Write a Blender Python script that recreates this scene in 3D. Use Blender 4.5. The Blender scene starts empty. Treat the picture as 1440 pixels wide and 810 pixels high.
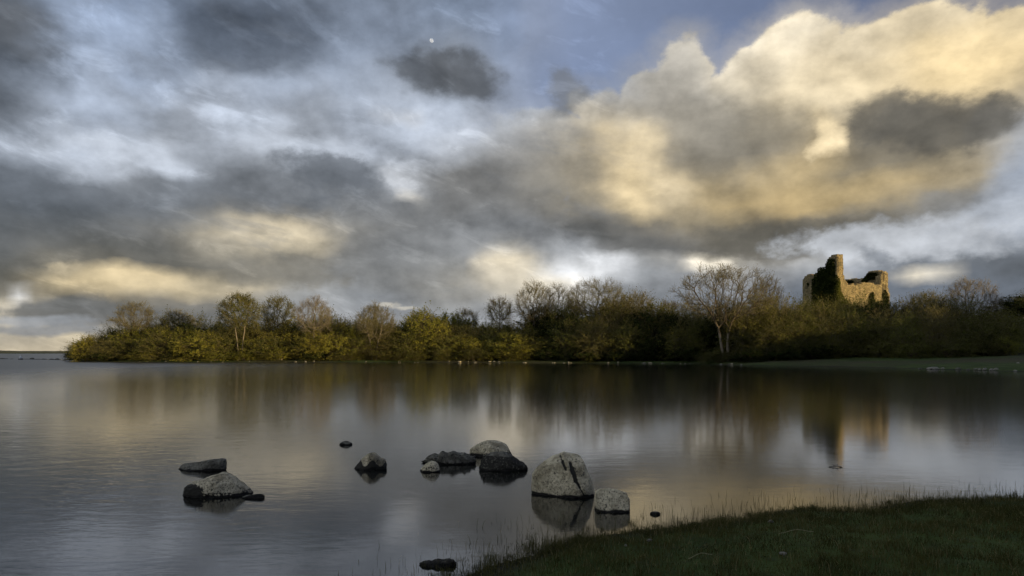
import bpy, bmesh, math, random
import numpy as np
from mathutils import Vector, Matrix, noise as mnoise

PI = math.pi
rad = math.radians
SC = bpy.context.scene
COL = SC.collection

# ------------------------------------------------------------------ camera
F = 960.0            # focal length in photo pixels (1440 wide)
HOR = 496.0          # photo row of the horizon
CAMZ = 1.6
cam = bpy.data.cameras.new('camera')
cam.sensor_width = 36.0
cam.lens = 24.0
cam.shift_y = (HOR - 405.0) / 1440.0
cam.clip_start = 0.05
cam.clip_end = 60000.0
camo = bpy.data.objects.new('camera', cam)
camo.location = (0, 0, CAMZ)
camo.rotation_euler = (rad(90), 0, 0)
COL.objects.link(camo)
SC.camera = camo

# ------------------------------------------------------------------ view
SC.view_settings.view_transform = 'Standard'
SC.view_settings.look = 'None'
SC.view_settings.exposure = 0.0
SC.view_settings.gamma = 1.0
SC.view_settings.use_curve_mapping = False
SC.render.engine = 'CYCLES'
SC.cycles.max_bounces = 6
SC.cycles.transparent_max_bounces = 8
SC.cycles.use_denoising = True
SC.cycles.use_adaptive_sampling = True
SC.cycles.adaptive_threshold = 0.02
SC.cycles.adaptive_min_samples = 12

# ------------------------------------------------------------------ sun
SUN_AZ = 125.0       # degrees clockwise from the view direction (+Y)
SUN_EL = 6.0
sun = bpy.data.lights.new('sun', 'SUN')
sun.energy = 5.0
sun.angle = rad(0.5)
sun.color = (1.0, 0.75, 0.38)
suno = bpy.data.objects.new('sun', sun)
COL.objects.link(suno)
sdir = Vector((math.sin(rad(SUN_AZ)) * math.cos(rad(SUN_EL)), math.cos(rad(SUN_AZ)) * math.cos(rad(SUN_EL)), math.sin(rad(SUN_EL))))
suno.rotation_euler = (-sdir).to_track_quat('-Z', 'Y').to_euler()
suno.location = (60, -30, 60)


def lin(c):
    """sRGB 0-255 to linear"""
    out = []
    for v in c:
        v = max(0.0, v) / 255.0
        out.append(v / 12.92 if v <= 0.04045 else ((v + 0.055) / 1.055) ** 2.4)
    return out


def LT(L, t):
    """a cloud tone: brightness 0-255 and warmth (minus = blue, plus = yellow)"""
    if t >= 0:
        return lin((L + 3.6 * t, L, L - 7.2 * t))
    return lin((L + 4.4 * t, L + 0.5 * t, L - 5.8 * t))


# ------------------------------------------------------------------ node helper
class NT:
    def __init__(s, tree):
        s.t = tree
        s.n = tree.nodes
        s.l = tree.links

    def put(s, sock, v):
        if v is None:
            return
        if hasattr(v, 'is_output') or isinstance(v, bpy.types.NodeSocket):
            s.l.new(v, sock)
        else:
            sock.default_value = v

    def m(s, op, a, b=None, c=None, clamp=False):
        n = s.n.new('ShaderNodeMath'); n.operation = op; n.use_clamp = clamp
        s.put(n.inputs[0], a); s.put(n.inputs[1], b)
        if c is not None:
            s.put(n.inputs[2], c)
        return n.outputs[0]

    def v(s, op, a, b=None, sc=None):
        n = s.n.new('ShaderNodeVectorMath'); n.operation = op
        s.put(n.inputs[0], a); s.put(n.inputs[1], b)
        if sc is not None:
            s.put(n.inputs[3], sc)
        return n.outputs['Value'] if op in ('LENGTH', 'DOT_PRODUCT') else n.outputs['Vector']

    def xyz(s, x, y, z=0.0):
        n = s.n.new('ShaderNodeCombineXYZ')
        s.put(n.inputs[0], x); s.put(n.inputs[1], y); s.put(n.inputs[2], z)
        return n.outputs[0]

    def sep(s, v):
        n = s.n.new('ShaderNodeSeparateXYZ'); s.put(n.inputs[0], v)
        return n.outputs

    def noise(s, vec, scale, detail=4, rough=0.5, dist=0.0, color=False, lac=2.0):
        n = s.n.new('ShaderNodeTexNoise'); n.noise_dimensions = '3D'
        s.put(n.inputs['Vector'], vec); s.put(n.inputs['Scale'], scale); s.put(n.inputs['Detail'], detail)
        s.put(n.inputs['Roughness'], rough); s.put(n.inputs['Distortion'], dist); s.put(n.inputs['Lacunarity'], lac)
        return n.outputs['Color'] if color else n.outputs['Fac']

    def voro(s, vec, scale, feature='F1', rnd=1.0, out='Distance'):
        n = s.n.new('ShaderNodeTexVoronoi'); n.feature = feature
        s.put(n.inputs['Vector'], vec); s.put(n.inputs['Scale'], scale); s.put(n.inputs['Randomness'], rnd)
        return n.outputs[out]

    def rng(s, v, a, b, c=0.0, d=1.0, smooth=True):
        n = s.n.new('ShaderNodeMapRange'); n.interpolation_type = 'SMOOTHSTEP' if smooth else 'LINEAR'; n.clamp = True
        s.put(n.inputs['Value'], v); s.put(n.inputs['From Min'], a); s.put(n.inputs['From Max'], b)
        s.put(n.inputs['To Min'], c); s.put(n.inputs['To Max'], d)
        return n.outputs['Result']

    def mix(s, f, a, b, blend='MIX'):
        n = s.n.new('ShaderNodeMix'); n.data_type = 'RGBA'; n.blend_type = blend; n.clamp_factor = True
        s.put(n.inputs[0], f)
        for k, x in ((6, a), (7, b)):
            if isinstance(x, (list, tuple)) and len(x) == 3:
                x = (*x, 1.0)
            s.put(n.inputs[k], x)
        return n.outputs[2]

    def ramp(s, f, stops, interp='LINEAR'):
        n = s.n.new('ShaderNodeValToRGB'); cr = n.color_ramp; cr.interpolation = interp
        s.put(n.inputs[0], f)
        while len(cr.elements) < len(stops):
            cr.elements.new(1.0)
        for e, (p, c) in zip(cr.elements, stops):
            e.position = p
        for e, (p, c) in zip(cr.elements, stops):
            e.color = (*c[:3], 1.0)
        return n.outputs[0]


# ------------------------------------------------------------------ sky
# tones of the evening sky, sampled every 80 x 40 photo pixels ("brightness:warmth")
SKY_ROWS = """
110:-2 140:-3 147:-3.5 130:-3 118:-2.5 105:-2 126:-2.5 132:-2.5 133:-3 131:-3 150:1.2 150:1.2 158:1.5 180:2 195:3 190:3.4 186:3.8 186:4 178:4
86:-1.5 150:-3 156:-3.5 136:-3 98:-2 103:-2 136:-2.5 136:-2.6 140:-2.6 137:-3 150:1.2 152:1.2 158:1.4 184:2.4 208:3.4 198:3.8 190:4.4 190:5 180:4.6
88:-1.5 166:-3 166:-3 121:-2 117:-1.5 132:-2 144:-2.5 134:-2 128:-1.5 141:-2.5 152:.8 152:1 160:1.2 188:2.6 206:3.8 202:4.6 200:5.4 202:6 184:5.2
100:-1.5 169:-2.5 174:-2.8 158:-2.2 167:-2.2 168:-2.5 158:-2.3 147:-1.8 135:-1.5 157:-1.8 135:-1.3 145:-.5 155:1 181:2 191:3.5 188:4 178:4.5 178:4.5 162:3.5
125:-1.5 172:-2 157:-1.8 154:-1.5 180:-2 154:-1.5 166:-2 177:-2 179:-2.3 169:-1.5 158:.5 168:3 145:1.5 134:2 158:3.3 150:3 120:1.5 110:1 132:0
157:-1.8 191:-2 189:-1.6 165:-1.5 169:-1.5 150:-1.3 175:-1.8 181:-2 175:-.8 155:.2 150:2 168:5 140:3 118:1.7 148:5 124:2.5 110:1.5 138:3 158:-.7
110:-1.4 144:-1.5 138:-1 122:-1.2 123:-1 138:-1 105:-1 160:-1.2 130:0 124:.3 134:2.5 160:5 150:4 138:3 150:5 138:3.3 128:2.8 142:2.5 157:-2
98:-1 103:-1 113:-.8 111:-.8 112:-.6 120:-.5 114:-.5 122:-.6 115:0 111:.4 130:2 150:4 146:4 142:5 152:6 145:5 132:3.5 122:.7 158:-2
92:-.7 100:-.5 110:.2 112:.3 145:2.5 160:3.5 128:.5 115:0 111:-.3 125:-.4 105:0 118:2.2 123:2.8 108:2 108:2 120:.8 168:-.7 171:-1.5 172:-1.8
90:-.4 115:1.3 100:.3 104:.5 128:1.5 132:2 124:.2 120:-.5 142:-.4 146:-.2 178:-.8 116:-.2 130:0 150:.4 162:0 175:-.8 132:-1 140:-1 112:-1
98:.5 140:3.5 180:5.5 167:4 150:2.7 122:1 125:0 132:-.3 146:1 162:1.7 185:.8 143:-.6 131:-1 138:-.6 120:-1.5 125:-1.6 116:-1.6 110:-1.4 106:-1.6
178:2.5 95:-.2 101:-.3 98:-.2 106:-.2 138:-.6 143:-.7 124:-.9 140:-1 144:-.9 130:-.8 125:-1.4 118:-1.5 108:-1.7 102:-1.9 102:-1.9 102:-1.9 100:-1.9 98:-1.9
176:3 178:3 150:2 140:1 130:0 130:0 130:0 135:.5 135:0 135:0 130:-.5 120:-1 112:-1.2 105:-1.6 100:-1.8 98:-1.8 98:-1.8 96:-1.8 96:-1.8
"""
# single clouds, gaps and edges over those tones:
# x, y, rx, ry, tilt, brightness, warmth, opacity, softness, raggedness
PUFFS = [
 # dark scraps
 (8,75,52,75,0, 78,-1.2,.85,.7,.55), (25,45,38,30,20, 105,-.6,.5,.8,.6), (30,160,50,28,-15, 110,-1.4,.6,.8,.7),
 (345,45,95,34,-4, 92,-2,.85,.7,.7), (285,68,52,26,0, 98,-2,.8,.7,.7), (430,28,52,34,10, 102,-2,.7,.8,.7), (390,82,60,20,8, 112,-2,.6,.8,.8),
 (180,140,80,20,-20, 138,-1.6,.55,.8,.9), (250,170,90,18,-16, 142,-1.4,.55,.8,.9), (120,185,70,10,-14, 150,-1.6,.5,.8,.9), (455,170,40,40,10, 140,-1.2,.5,.9,.8),
 (594,98,46,26,0, 88,-.8,.85,.62,.7), (652,110,50,28,-8, 90,-.7,.85,.65,.7), (690,125,45,22,-20, 115,-1,.5,.9,.7),
 (778,105,24,40,25, 106,-1.1,.7,.75,.9), (800,130,28,28,0, 112,-.6,.7,.65,.9),
 (470,243,60,26,-8, 98,-1,.8,.65,1.0), (520,250,30,18,0, 100,-1,.6,.8,.6),
 (60,265,120,32,-6, 96,-1.2,.7,.7,1.0), (220,272,160,26,-4, 104,-1,.5,.8,.8), (60,320,130,30,0, 86,-.6,.6,.8,.7), (380,262,90,24,-5, 106,-.9,.45,.8,.8),
 # bright gaps of high sky
 (150,205,110,14,-10, 202,-1.8,.75,.8,.9), (60,215,60,9,-18, 196,-1.8,.6,.8,.9), (400,208,60,12,-14, 196,-1.8,.6,.8,.9), (340,150,60,14,-12, 190,-2.2,.55,.9,.9),
 (490,212,40,18,-10, 200,-1.8,.7,.8,.8), (620,200,80,22,0, 192,-1.9,.5,.9,.8), (90,140,80,30,0, 172,-2.6,.5,.9,.8), (190,75,70,40,0, 166,-3.2,.5,1,.6),
 (570,246,26,24,-30, 206,-.8,.6,.9,1.0), (580,270,22,8,-25, 214,1.2,.7,.8,1.0), (545,160,26,6,-5, 198,0,.5,.9,.8), 
 # the big lit cloud, its crisp heads first
 (1120,74,66,44,10, 212,3.4,.7,.8,.5), (1060,110,40,34,0, 192,2.8,.6,.9,.5), (955,105,44,44,0, 172,1.3,.6,.8,.5), (910,150,45,34,0, 158,1.0,.6,1,.6), (1235,75,40,40,0, 178,3.2,.4,1,.6),
 (834,152,24,20,0, 186,2.4,.5,.9,.7),
 (1140,38,50,20,4, 218,3,.7,.8,.5), (1195,50,42,20,-30, 214,3,.6,.8,.6), (1060,72,26,12,25, 210,2.4,.6,.7,.6), (1310,20,60,16,0, 186,3.4,.5,.9,.6),
 (1350,92,90,40,0, 212,6.2,.85,1,.5), (1190,90,60,40,0, 196,4.4,.6,1,.5), (1140,118,80,32,0, 200,4.2,.6,1,.5), (1330,50,60,22,0, 190,5,.5,1,.5), (1245,110,60,25,0,200,4.8,.5,1,.5),
 (1030,195,80,42,0, 116,1.3,.75,.9,.6), (1090,175,60,25,-10, 134,2,.6,.9,.6), (960,175,50,55,0, 142,1.6,.6,1,.6), (1005,165,40,28,0,128,1.2,.5,1,.6),
 (905,205,34,30,-40, 190,4.4,.6,.9,.6), (905,255,60,38,-25, 206,5.4,.85,.9,.6), (870,210,40,22,0, 186,4,.5,1,.6), (935,265,30,16,-50, 205,5,.4,.9,.7),
 (938,262,22,46,42, 140,2,.4,.9,.7), (1150,132,80,26,0, 208,4.2,.5,1,.5),
 (1245,162,44,26,10, 100,1.1,.8,.62,.8), (1320,172,96,32,-4, 94,1,.85,.62,.8), (1395,165,36,30,0, 96,.8,.8,.6,.55), (1245,205,60,26,0, 108,1.6,.7,.8,.6),
 (1150,172,22,14,0, 220,5.5,.85,.8,.6), (1160,190,24,13,0, 236,5.6,.95,.7,.5), (1140,200,16,8,0, 214,5.2,.7,.8,.6), (1110,225,60,18,0, 172,5,.5,1,.6),
 (1385,235,60,26,10, 158,2.6,.6,1,.5), (1200,262,150,24,0, 168,5.6,.55,1,.5), (1060,262,80,22,0, 160,5,.4,1,.6),
 (1430,255,40,40,0, 160,-2,.7,.8,.6),
 (720,240,110,44,0, 122,.3,.55,1,.6), (800,270,60,40,0, 128,1.4,.45,1,.6),
 (1230,318,160,26,4, 110,.9,.78,.85,.6), (1120,332,155,27,0, 93,1.0,.9,.62,.6), (1000,318,130,22,0, 106,1.7,.6,.9,.6), (1340,292,44,20,6, 124,.4,.75,.6,.6), (1240,300,90,20,4,122,1.6,.6,.9,.6),
 (820,316,120,20,-6, 102,.2,.7,.7,.9), (880,338,100,16,-8, 92,0,.75,.8,.6), (960,345,70,14,0, 102,0,.6,.8,.6), (690,280,110,26,0, 104,0,.5,.9,.6), (700,312,70,20,0, 136,-.6,.5,1,.7),
 # below the big cloud
 (1260,335,150,24,-3, 182,-.9,.9,.6,.8), (1400,315,110,28,0, 180,-1.4,.9,.7,.8), (1150,358,90,10,-4, 166,-.2,.5,.8,.7), (1040,362,60,9,0, 176,1.2,.6,.8,.7),
 (1000,364,34,12,0, 232,2.6,.95,.7,.6), (1060,370,38,6,5, 214,1.9,.75,.8,.8), (950,372,40,6,0, 178,1.5,.5,.9,.9),
 (1090,385,60,12,-10, 140,-.4,.5,.9,.7), (1240,362,30,10,-30, 112,-1.3,.7,.7,.7), (1280,366,28,12,5, 106,-1.2,.7,.7,.7), (1390,366,90,20,10, 102,-1.2,.85,.7,.6),
 (1235,395,110,22,0, 110,-1.7,.7,.8,.6), (1340,405,110,24,0, 104,-1.7,.6,.9,.6), (1195,384,22,6,12, 204,2,.45,.9,.8), (1290,384,30,8,0, 160,1.2,.4,1,.8), (1292,385,24,5,2, 216,2.8,.7,.9,1.0), (1325,381,30,5,4, 196,1.5,.7,.9,.8), (1395,371,22,5,0,150,0,.4,.9,.8),
 (820,385,70,16,0, 218,-.4,.95,.7,.9), (850,370,34,13,0, 214,-.5,.8,.8,.9), (770,398,50,8,-12, 210,2.4,.6,.8,.9), (895,400,60,20,0, 134,-.8,.7,.8,.7), (930,368,40,6,0,160,.5,.5,.9,.9), (960,420,60,14,0, 122,-1.3,.6,.9,.6),
 (702,378,34,30,20, 206,3.4,.85,.9,.8), (725,402,44,22,0, 190,2.4,.7,1,.8), (620,400,90,30,0, 130,.4,.5,1,.6), (660,340,70,18,0, 146,-.4,.5,1,.7), (570,360,60,40,0,118,-.2,.5,1,.7),
 (355,322,62,12,0, 176,3,.6,1,.6), (400,330,66,18,-4, 202,3.6,.9,1,.6), (350,355,80,22,0, 138,1.7,.6,1,.6), (290,330,50,20,0,138,1.6,.5,1,.6),
 (395,382,80,22,0, 112,.9,.8,.65,.8), (150,350,120,18,-4, 96,.3,.7,.7,1.0), (260,372,90,12,0, 98,.4,.75,.7,.6), (30,385,70,22,0, 90,.3,.7,.8,.6),
 (165,392,85,9,4, 208,5.4,.85,.8,.6), (210,405,130,15,0, 182,4.4,.85,.9,.5), (90,378,20,10,10, 170,3.6,.6,.9,.6), (330,408,70,12,0, 158,2.6,.6,1,.6), (120,398,50,14,0,186,4.8,.6,1,.6),
 (120,440,110,16,0, 95,-.3,.9,.62,.8), (200,436,110,14,0, 98,-.3,.8,.7,.5), (300,432,90,12,0, 104,-.2,.7,.8,.5), (25,408,60,8,0, 92,0,.7,.8,.6),
 (38,420,26,3.5,-14, 210,0,.7,.8,.9), (6,441,30,7,0, 206,2.6,.85,.9,.8), (50,452,80,7,0, 140,-1,.8,.7,.6), (60,464,90,7,0, 128,-1,.8,.7,.6), (30,473,50,6,0, 140,-.2,.6,.8,.6), (90,482,120,9,0, 182,3.2,.85,.8,.4),
 (480,402,60,12,0, 152,-.6,.5,.9,.7), (530,420,60,12,0, 128,-1,.6,.8,.6), (545,426,16,3,0, 200,2.0,.5,.9,.9), (572,430,14,2.5,0, 196,2.0,.45,.9,.9), (560,441,30,3,5, 190,2,.7,.8,.8), (420,418,70,10,10, 160,-.4,.5,.9,.8),
 (480,388,70,10,0, 134,-.3,.6,.9,.6),
]

# outline of the big cumulus: overlapping heads over a broad body
HEADS = [(1290,64,112,50), (1408,64,74,46), (1205,95,90,50), (1122,80,74,52), (1058,112,46,42), (962,108,42,44), (912,138,48,36), (1000,160,80,50), (850,160,46,30), (818,150,26,18),
         (770,200,100,44), (690,262,130,60), (1150,235,430,120), (1330,140,170,80), (860,220,110,60)]

world = bpy.data.worlds.new('World')
SC.world = world
world.use_nodes = True
world.node_tree.nodes.clear()
W = NT(world.node_tree)


def pix_dir(px, py):
    """photo pixel -> azimuth, elevation (radians) of the sky"""
    u = (px - 720.0) / F
    v = (HOR - py) / F
    return math.atan(u), math.atan(v / math.sqrt(1 + u * u))


def shape(q):
    a, e = pix_dir(q[0], q[1])
    return a, e, 1.12 * q[2] / F * math.cos(a) ** 2, 1.12 * q[3] / F * math.cos(a)


def build_sky():
    tc = W.n.new('ShaderNodeTexCoord').outputs['Generated']
    x, y, z = W.sep(tc)
    az = W.m('ARCTAN2', x, y)
    el = W.m('ARCSINE', z)
    # turbulence that breaks every outline up, finer towards the horizon
    base = W.v('MULTIPLY', tc, (1.0, 1.0, 1.45))
    n1 = W.noise(base, 4.2, 2.0, 0.5, color=True)
    n2 = W.noise(W.v('ADD', base, (3.1, 7.7, 1.3)), 13.0, 6.0, 0.54, color=True)
    w1 = W.v('MULTIPLY', W.v('SUBTRACT', n1, (.5, .5, .5)), (0.085, 0.05, 0))
    w2 = W.v('MULTIPLY', W.v('SUBTRACT', n2, (.5, .5, .5)), (0.055, 0.040, 0))
    p0 = W.xyz(az, el, 0.0)
    fade = W.rng(el, 0.0, 0.22, 0.35, 1.0, smooth=False)
    p = W.v('ADD', p0, W.v('SCALE', W.v('ADD', w1, w2), None, fade))
    pg = W.v('ADD', p0, W.v('SCALE', W.v('ADD', w1, W.v('SCALE', w2, None, 1.3)), None, fade))
    ax, ey, _ = W.sep(pg)
    # broad tones: the tone table with the soft clouds laid over it, as rows of colour ramps round the horizon
    rows = [[tuple(float(q) for q in c.split(':')) for c in r.split()] for r in SKY_ROWS.strip().splitlines()]
    G = np.array([[LT(*c) for c in r] for r in rows])           # 13 x 19 x 3
    AZ0 = 0.70
    NA, els = 94, np.radians(np.linspace(0.15, 28.0, 31))
    A, E = np.meshgrid(np.linspace(-AZ0, AZ0, NA), els)
    u = np.tan(A); v = np.tan(E) * np.sqrt(1 + u * u)
    gx = np.clip((u * F + 720) / 80.0, 0, 17.999); gy = np.clip((HOR - v * F) / 40.0, 0, 11.999)
    i, j = gx.astype(int), gy.astype(int)
    fx, fy = (gx - i)[..., None], (gy - j)[..., None]
    T = (G[j, i] * (1 - fx) + G[j, i + 1] * fx) * (1 - fy) + (G[j + 1, i] * (1 - fx) + G[j + 1, i + 1] * fx) * fy
    crisp = []
    for q in PUFFS:
        px, py, rx, ry, tilt, L, t, op, soft, rag = q
        if soft < 0.66 or rx < 21 or (ry < 12 and soft < .75):
            crisp.append(q); continue
        a, e, ux, uy = shape(q)
        c_, s_ = math.cos(rad(tilt)), math.sin(rad(tilt))
        dx = ((A - a) * c_ + (E - e) * s_) / ux; dy = (-(A - a) * s_ + (E - e) * c_) / uy
        d = np.sqrt(dx * dx + dy * dy)
        k = np.clip((1 + .45 * soft - d) / (1.2 * soft), 0, 1); k = op * (k * k * (3 - 2 * k))
        T = T * (1 - k[..., None]) + np.array(LT(L, t)) * k[..., None]
    T = T ** 1.07 * 1.16
    xf = W.rng(ax, -AZ0, AZ0, 0, 3, smooth=False)
    col = None
    prev = None
    for r in range(len(els)):
        g = bpy.data.node_groups.new('sky_band', 'ShaderNodeTree')
        g.interface.new_socket('x', in_out='INPUT', socket_type='NodeSocketFloat')
        g.interface.new_socket('tone', in_out='OUTPUT', socket_type='NodeSocketColor')
        N = NT(g)
        gi = N.n.new('NodeGroupInput').outputs[0]
        rr = None
        for k in range(3):
            f = N.m('SUBTRACT', gi, float(k), clamp=True)
            c = N.ramp(f, [(n / 31.0, tuple(T[r, k * 31 + n])) for n in range(32)], 'LINEAR')
            rr = c if rr is None else N.mix(N.m('GREATER_THAN', gi, float(k)), rr, c)
        N.l.new(rr, N.n.new('NodeGroupOutput').inputs[0])
        gn = W.n.new('ShaderNodeGroup'); gn.node_tree = g
        W.l.new(xf, gn.inputs[0])
        col = gn.outputs[0] if col is None else W.mix(W.rng(ey, prev, float(els[r]), smooth=False), col, gn.outputs[0])
        prev = float(els[r])
    # the rest of the sky dome: broken grey cloud with blue between
    nb = W.noise(W.v('MULTIPLY', tc, (1, 1, 2.5)), 2.6, 6, 0.55)
    rest = W.mix(W.rng(nb, 0.42, 0.62), LT(186, -2.0), LT(142, 0.2))
    f_out = W.m('MAXIMUM', W.rng(W.m('ABSOLUTE', az), 0.68, 1.05), W.rng(el, 0.47, 0.75))
    col = W.mix(f_out, col, rest)
    # clear evening blue above the big cumulus, cut out along its ragged heads
    n3_ = W.m('SUBTRACT', W.noise(W.v('ADD', base, (6.1, 0.7, 2.3)), 16.0, 7.0, 0.60), 0.5)
    un = None
    pq = W.v('ADD', p0, W.v('SCALE', w2, None, .55))
    for (px, py, rx, ry) in HEADS:
        a, e = pix_dir(px, py)
        ux, uy = rx / F * math.cos(a) ** 2, ry / F * math.cos(a)
        q = W.v('SUBTRACT', pq, (a, e, 0))
        dx = W.v('DOT_PRODUCT', q, (1 / ux, 0, 0)); dy = W.v('DOT_PRODUCT', q, (0, 1 / uy, 0))
        d = W.m('SQRT', W.m('MULTIPLY_ADD', dx, dx, W.m('MULTIPLY', dy, dy)))
        s_ = min(rx, ry)
        d = W.m('MULTIPLY_ADD', d, -float(s_), float(s_))        # inside distance, photo pixels
        un = d if un is None else W.m('MAXIMUM', un, d)
    edge = W.m('MULTIPLY_ADD', n3_, 42.0, un)
    m_in = W.rng(edge, -3.5, 6.5)

    zone = W.m('MULTIPLY', W.rng(az, -0.09, 0.10), W.rng(el, 0.19, 0.26))
    blue = W.mix(W.rng(az, 0.0, 0.62, smooth=False), tuple(lin((134, 148, 176))), tuple(lin((68, 80, 110))))
    blue = W.mix(W.rng(el, 0.46, 0.30, 0, .6, smooth=False), blue, tuple(lin((128, 145, 180))))
    rim = W.m('MULTIPLY', W.rng(edge, 2.0, 26.0, 0.20, 0.0), W.rng(n3_, -.15, .12))
    lit = W.v('SCALE', col, None, W.m('ADD', rim, 1.0))
    clear = W.mix(W.m('MULTIPLY', zone, W.rng(edge, -34.0, 6.0, 0.0, 0.35)), blue, lit)
    col = W.mix(zone, col, W.mix(m_in, clear, lit))
    # clouds one by one
    nr = W.noise(W.v('ADD', base, (9.1, 2.7, 5.3)), 20.0, 6.0, 0.58)
    nrc = W.m('SUBTRACT', nr, 0.5)
    nrs = W.m('SUBTRACT', W.noise(W.v('ADD', base, (2.1, 6.7, 1.3)), 55.0, 4.0, 0.6), 0.5)
    for q_ in crisp:
        (px, py, rx, ry, tilt, L, t, op, soft, rag) = q_
        a, e, ux, uy = shape(q_)
        c_, s_ = math.cos(rad(tilt)), math.sin(rad(tilt))
        q = W.v('SUBTRACT', p, (a, e, 0))
        dx = W.v('DOT_PRODUCT', q, (c_ / ux, s_ / ux, 0))
        dy = W.v('DOT_PRODUCT', q, (-s_ / uy, c_ / uy, 0))
        d = W.m('SQRT', W.m('MULTIPLY_ADD', dx, dx, W.m('MULTIPLY', dy, dy)))
        small = rx < 36 and ry < 20
        if small:
            soft = min(1.0, soft + .25)
        d = W.m('MULTIPLY_ADD', nrs if small else nrc, rag * (2.6 if small else 2.4), d)
        f = W.rng(d, 1.0 + 0.45 * soft, 1.0 - 0.75 * soft, 0.0, op)
        col = W.mix(f, col, tuple(c ** 1.07 * 1.16 for c in LT(L, t)))
    # thin torn wisps drifting across the clear parts
    sl = W.v('ADD', W.v('MULTIPLY', tc, (1.0, 1.0, 2.6)), W.v('SCALE', W.xyz(0.0, 0.0, az), None, 0.55))
    nw = W.noise(sl, 9.0, 7.0, 0.60, 0.4)
    nw2 = W.noise(W.v('ADD', sl, (4.4, 1.1, 2.2)), 3.2, 3.0, 0.5)
    wf = W.m('MULTIPLY', W.rng(nw, .50, .66), W.rng(nw2, .40, .62))
    left = W.rng(az, 0.28, 0.02, 0.10, 1.0)
    high = W.rng(el, 0.03, 0.12, 0.25, 1.0)
    wf = W.m('MULTIPLY', wf, W.m('MULTIPLY', left, W.m('MULTIPLY', high, W.rng(el, .48, .38, .25, 1.0))))
    col = W.mix(W.m('MULTIPLY', wf, 0.34), col, LT(118, -.9))
    nl = W.rng(W.noise(W.v('ADD', sl, (7.4, 3.1, 9.2)), 11.0, 6.0, 0.6, 0.5), .54, .70)
    col = W.v('SCALE', col, None, W.m('MULTIPLY_ADD', W.m('MULTIPLY', nl, left), 0.30, 1.0))
    # billow shading inside the clouds
    nf = W.noise(W.v('ADD', base, (1.7, 4.2, 8.8)), 8.0, 6.0, 0.55)
    nf2 = W.noise(W.v('ADD', base, (1.7 + .010, 4.2 - 0.006, 8.8 + .02)), 8.0, 6.0, 0.55)
    rel = W.m('MULTIPLY', W.m('SUBTRACT', nf, nf2), 2.0)
    gain = W.m('ADD', W.m('MULTIPLY_ADD', W.m('SUBTRACT', nf, 0.5), 0.50, 0.0), rel)
    calm = W.m('MULTIPLY', zone, W.m('SUBTRACT', 1.0, m_in))
    gain = W.m('MULTIPLY_ADD', gain, W.m('MULTIPLY_ADD', calm, -0.8, 1.0), 1.12)
    col = W.v('SCALE', col, None, gain)
    # clear-air base
    sky = W.n.new('ShaderNodeTexSky'); sky.sky_type = 'NISHITA'; sky.sun_disc = False
    sky.sun_elevation = rad(SUN_EL); sky.sun_rotation = rad(SUN_AZ)
    sky.altitude = 10; sky.air_density = 1.0; sky.dust_density = 1.0; sky.ozone_density = 1.5
    STR = 0.1
    full = W.mix(0.05, W.v('SCALE', col, None, 1.0 / STR), sky.outputs[0])
    bg = W.n.new('ShaderNodeBackground'); W.l.new(full, bg.inputs[0]); bg.inputs[1].default_value = STR
    out = W.n.new('ShaderNodeOutputWorld'); W.l.new(bg.outputs[0], out.inputs[0])


build_sky()
world.cycles.sampling_method = 'MANUAL'
world.cycles.sample_map_resolution = 512

# ------------------------------------------------------------------ helpers
def gX(px, Y):
    return (px - 720.0) / F * Y


def zpix(py, Y):
    return CAMZ + (HOR - py) / F * Y


def tag(o, label=None, cat=None, group=None, kind=None):
    if label: o['label'] = label
    if cat: o['category'] = cat
    if group: o['group'] = group
    if kind: o['kind'] = kind
    return o


def empty(name, loc, rz=0.0):
    o = bpy.data.objects.new(name, None)
    o.empty_display_size = 0.3
    o.location = loc; o.rotation_euler = (0, 0, rz)
    COL.objects.link(o)
    return o


def mesh(name, V, Fc, mat, parent=None, loc=None, smooth=False):
    """V: (n,3); Fc: (m,k) array of one face size, or a list of such arrays"""
    me = bpy.data.meshes.new(name)
    V = np.asarray(V, dtype=np.float32)
    if not isinstance(Fc, list):
        Fc = [Fc]
    Fc = [np.asarray(f, dtype=np.int32) for f in Fc if len(f)]
    nl = sum(f.size for f in Fc); nf = sum(len(f) for f in Fc)
    me.vertices.add(len(V)); me.vertices.foreach_set('co', V.ravel())
    me.loops.add(nl); me.loops.foreach_set('vertex_index', np.concatenate([f.ravel() for f in Fc]))
    tot = np.concatenate([np.full(len(f), f.shape[1], dtype=np.int32) for f in Fc])
    st = np.concatenate([[0], np.cumsum(tot)[:-1]]).astype(np.int32)
    me.polygons.add(nf); me.polygons.foreach_set('loop_start', st)
    if smooth:
        me.polygons.foreach_set('use_smooth', np.ones(nf, dtype=bool))
    me.update(calc_edges=True)
    me.validate()
    if mat is not None:
        me.materials.append(mat)
    o = bpy.data.objects.new(name, me)
    COL.objects.link(o)
    if parent is not None:
        o.parent = parent
    if loc is not None:
        o.location = loc
    return o


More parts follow.
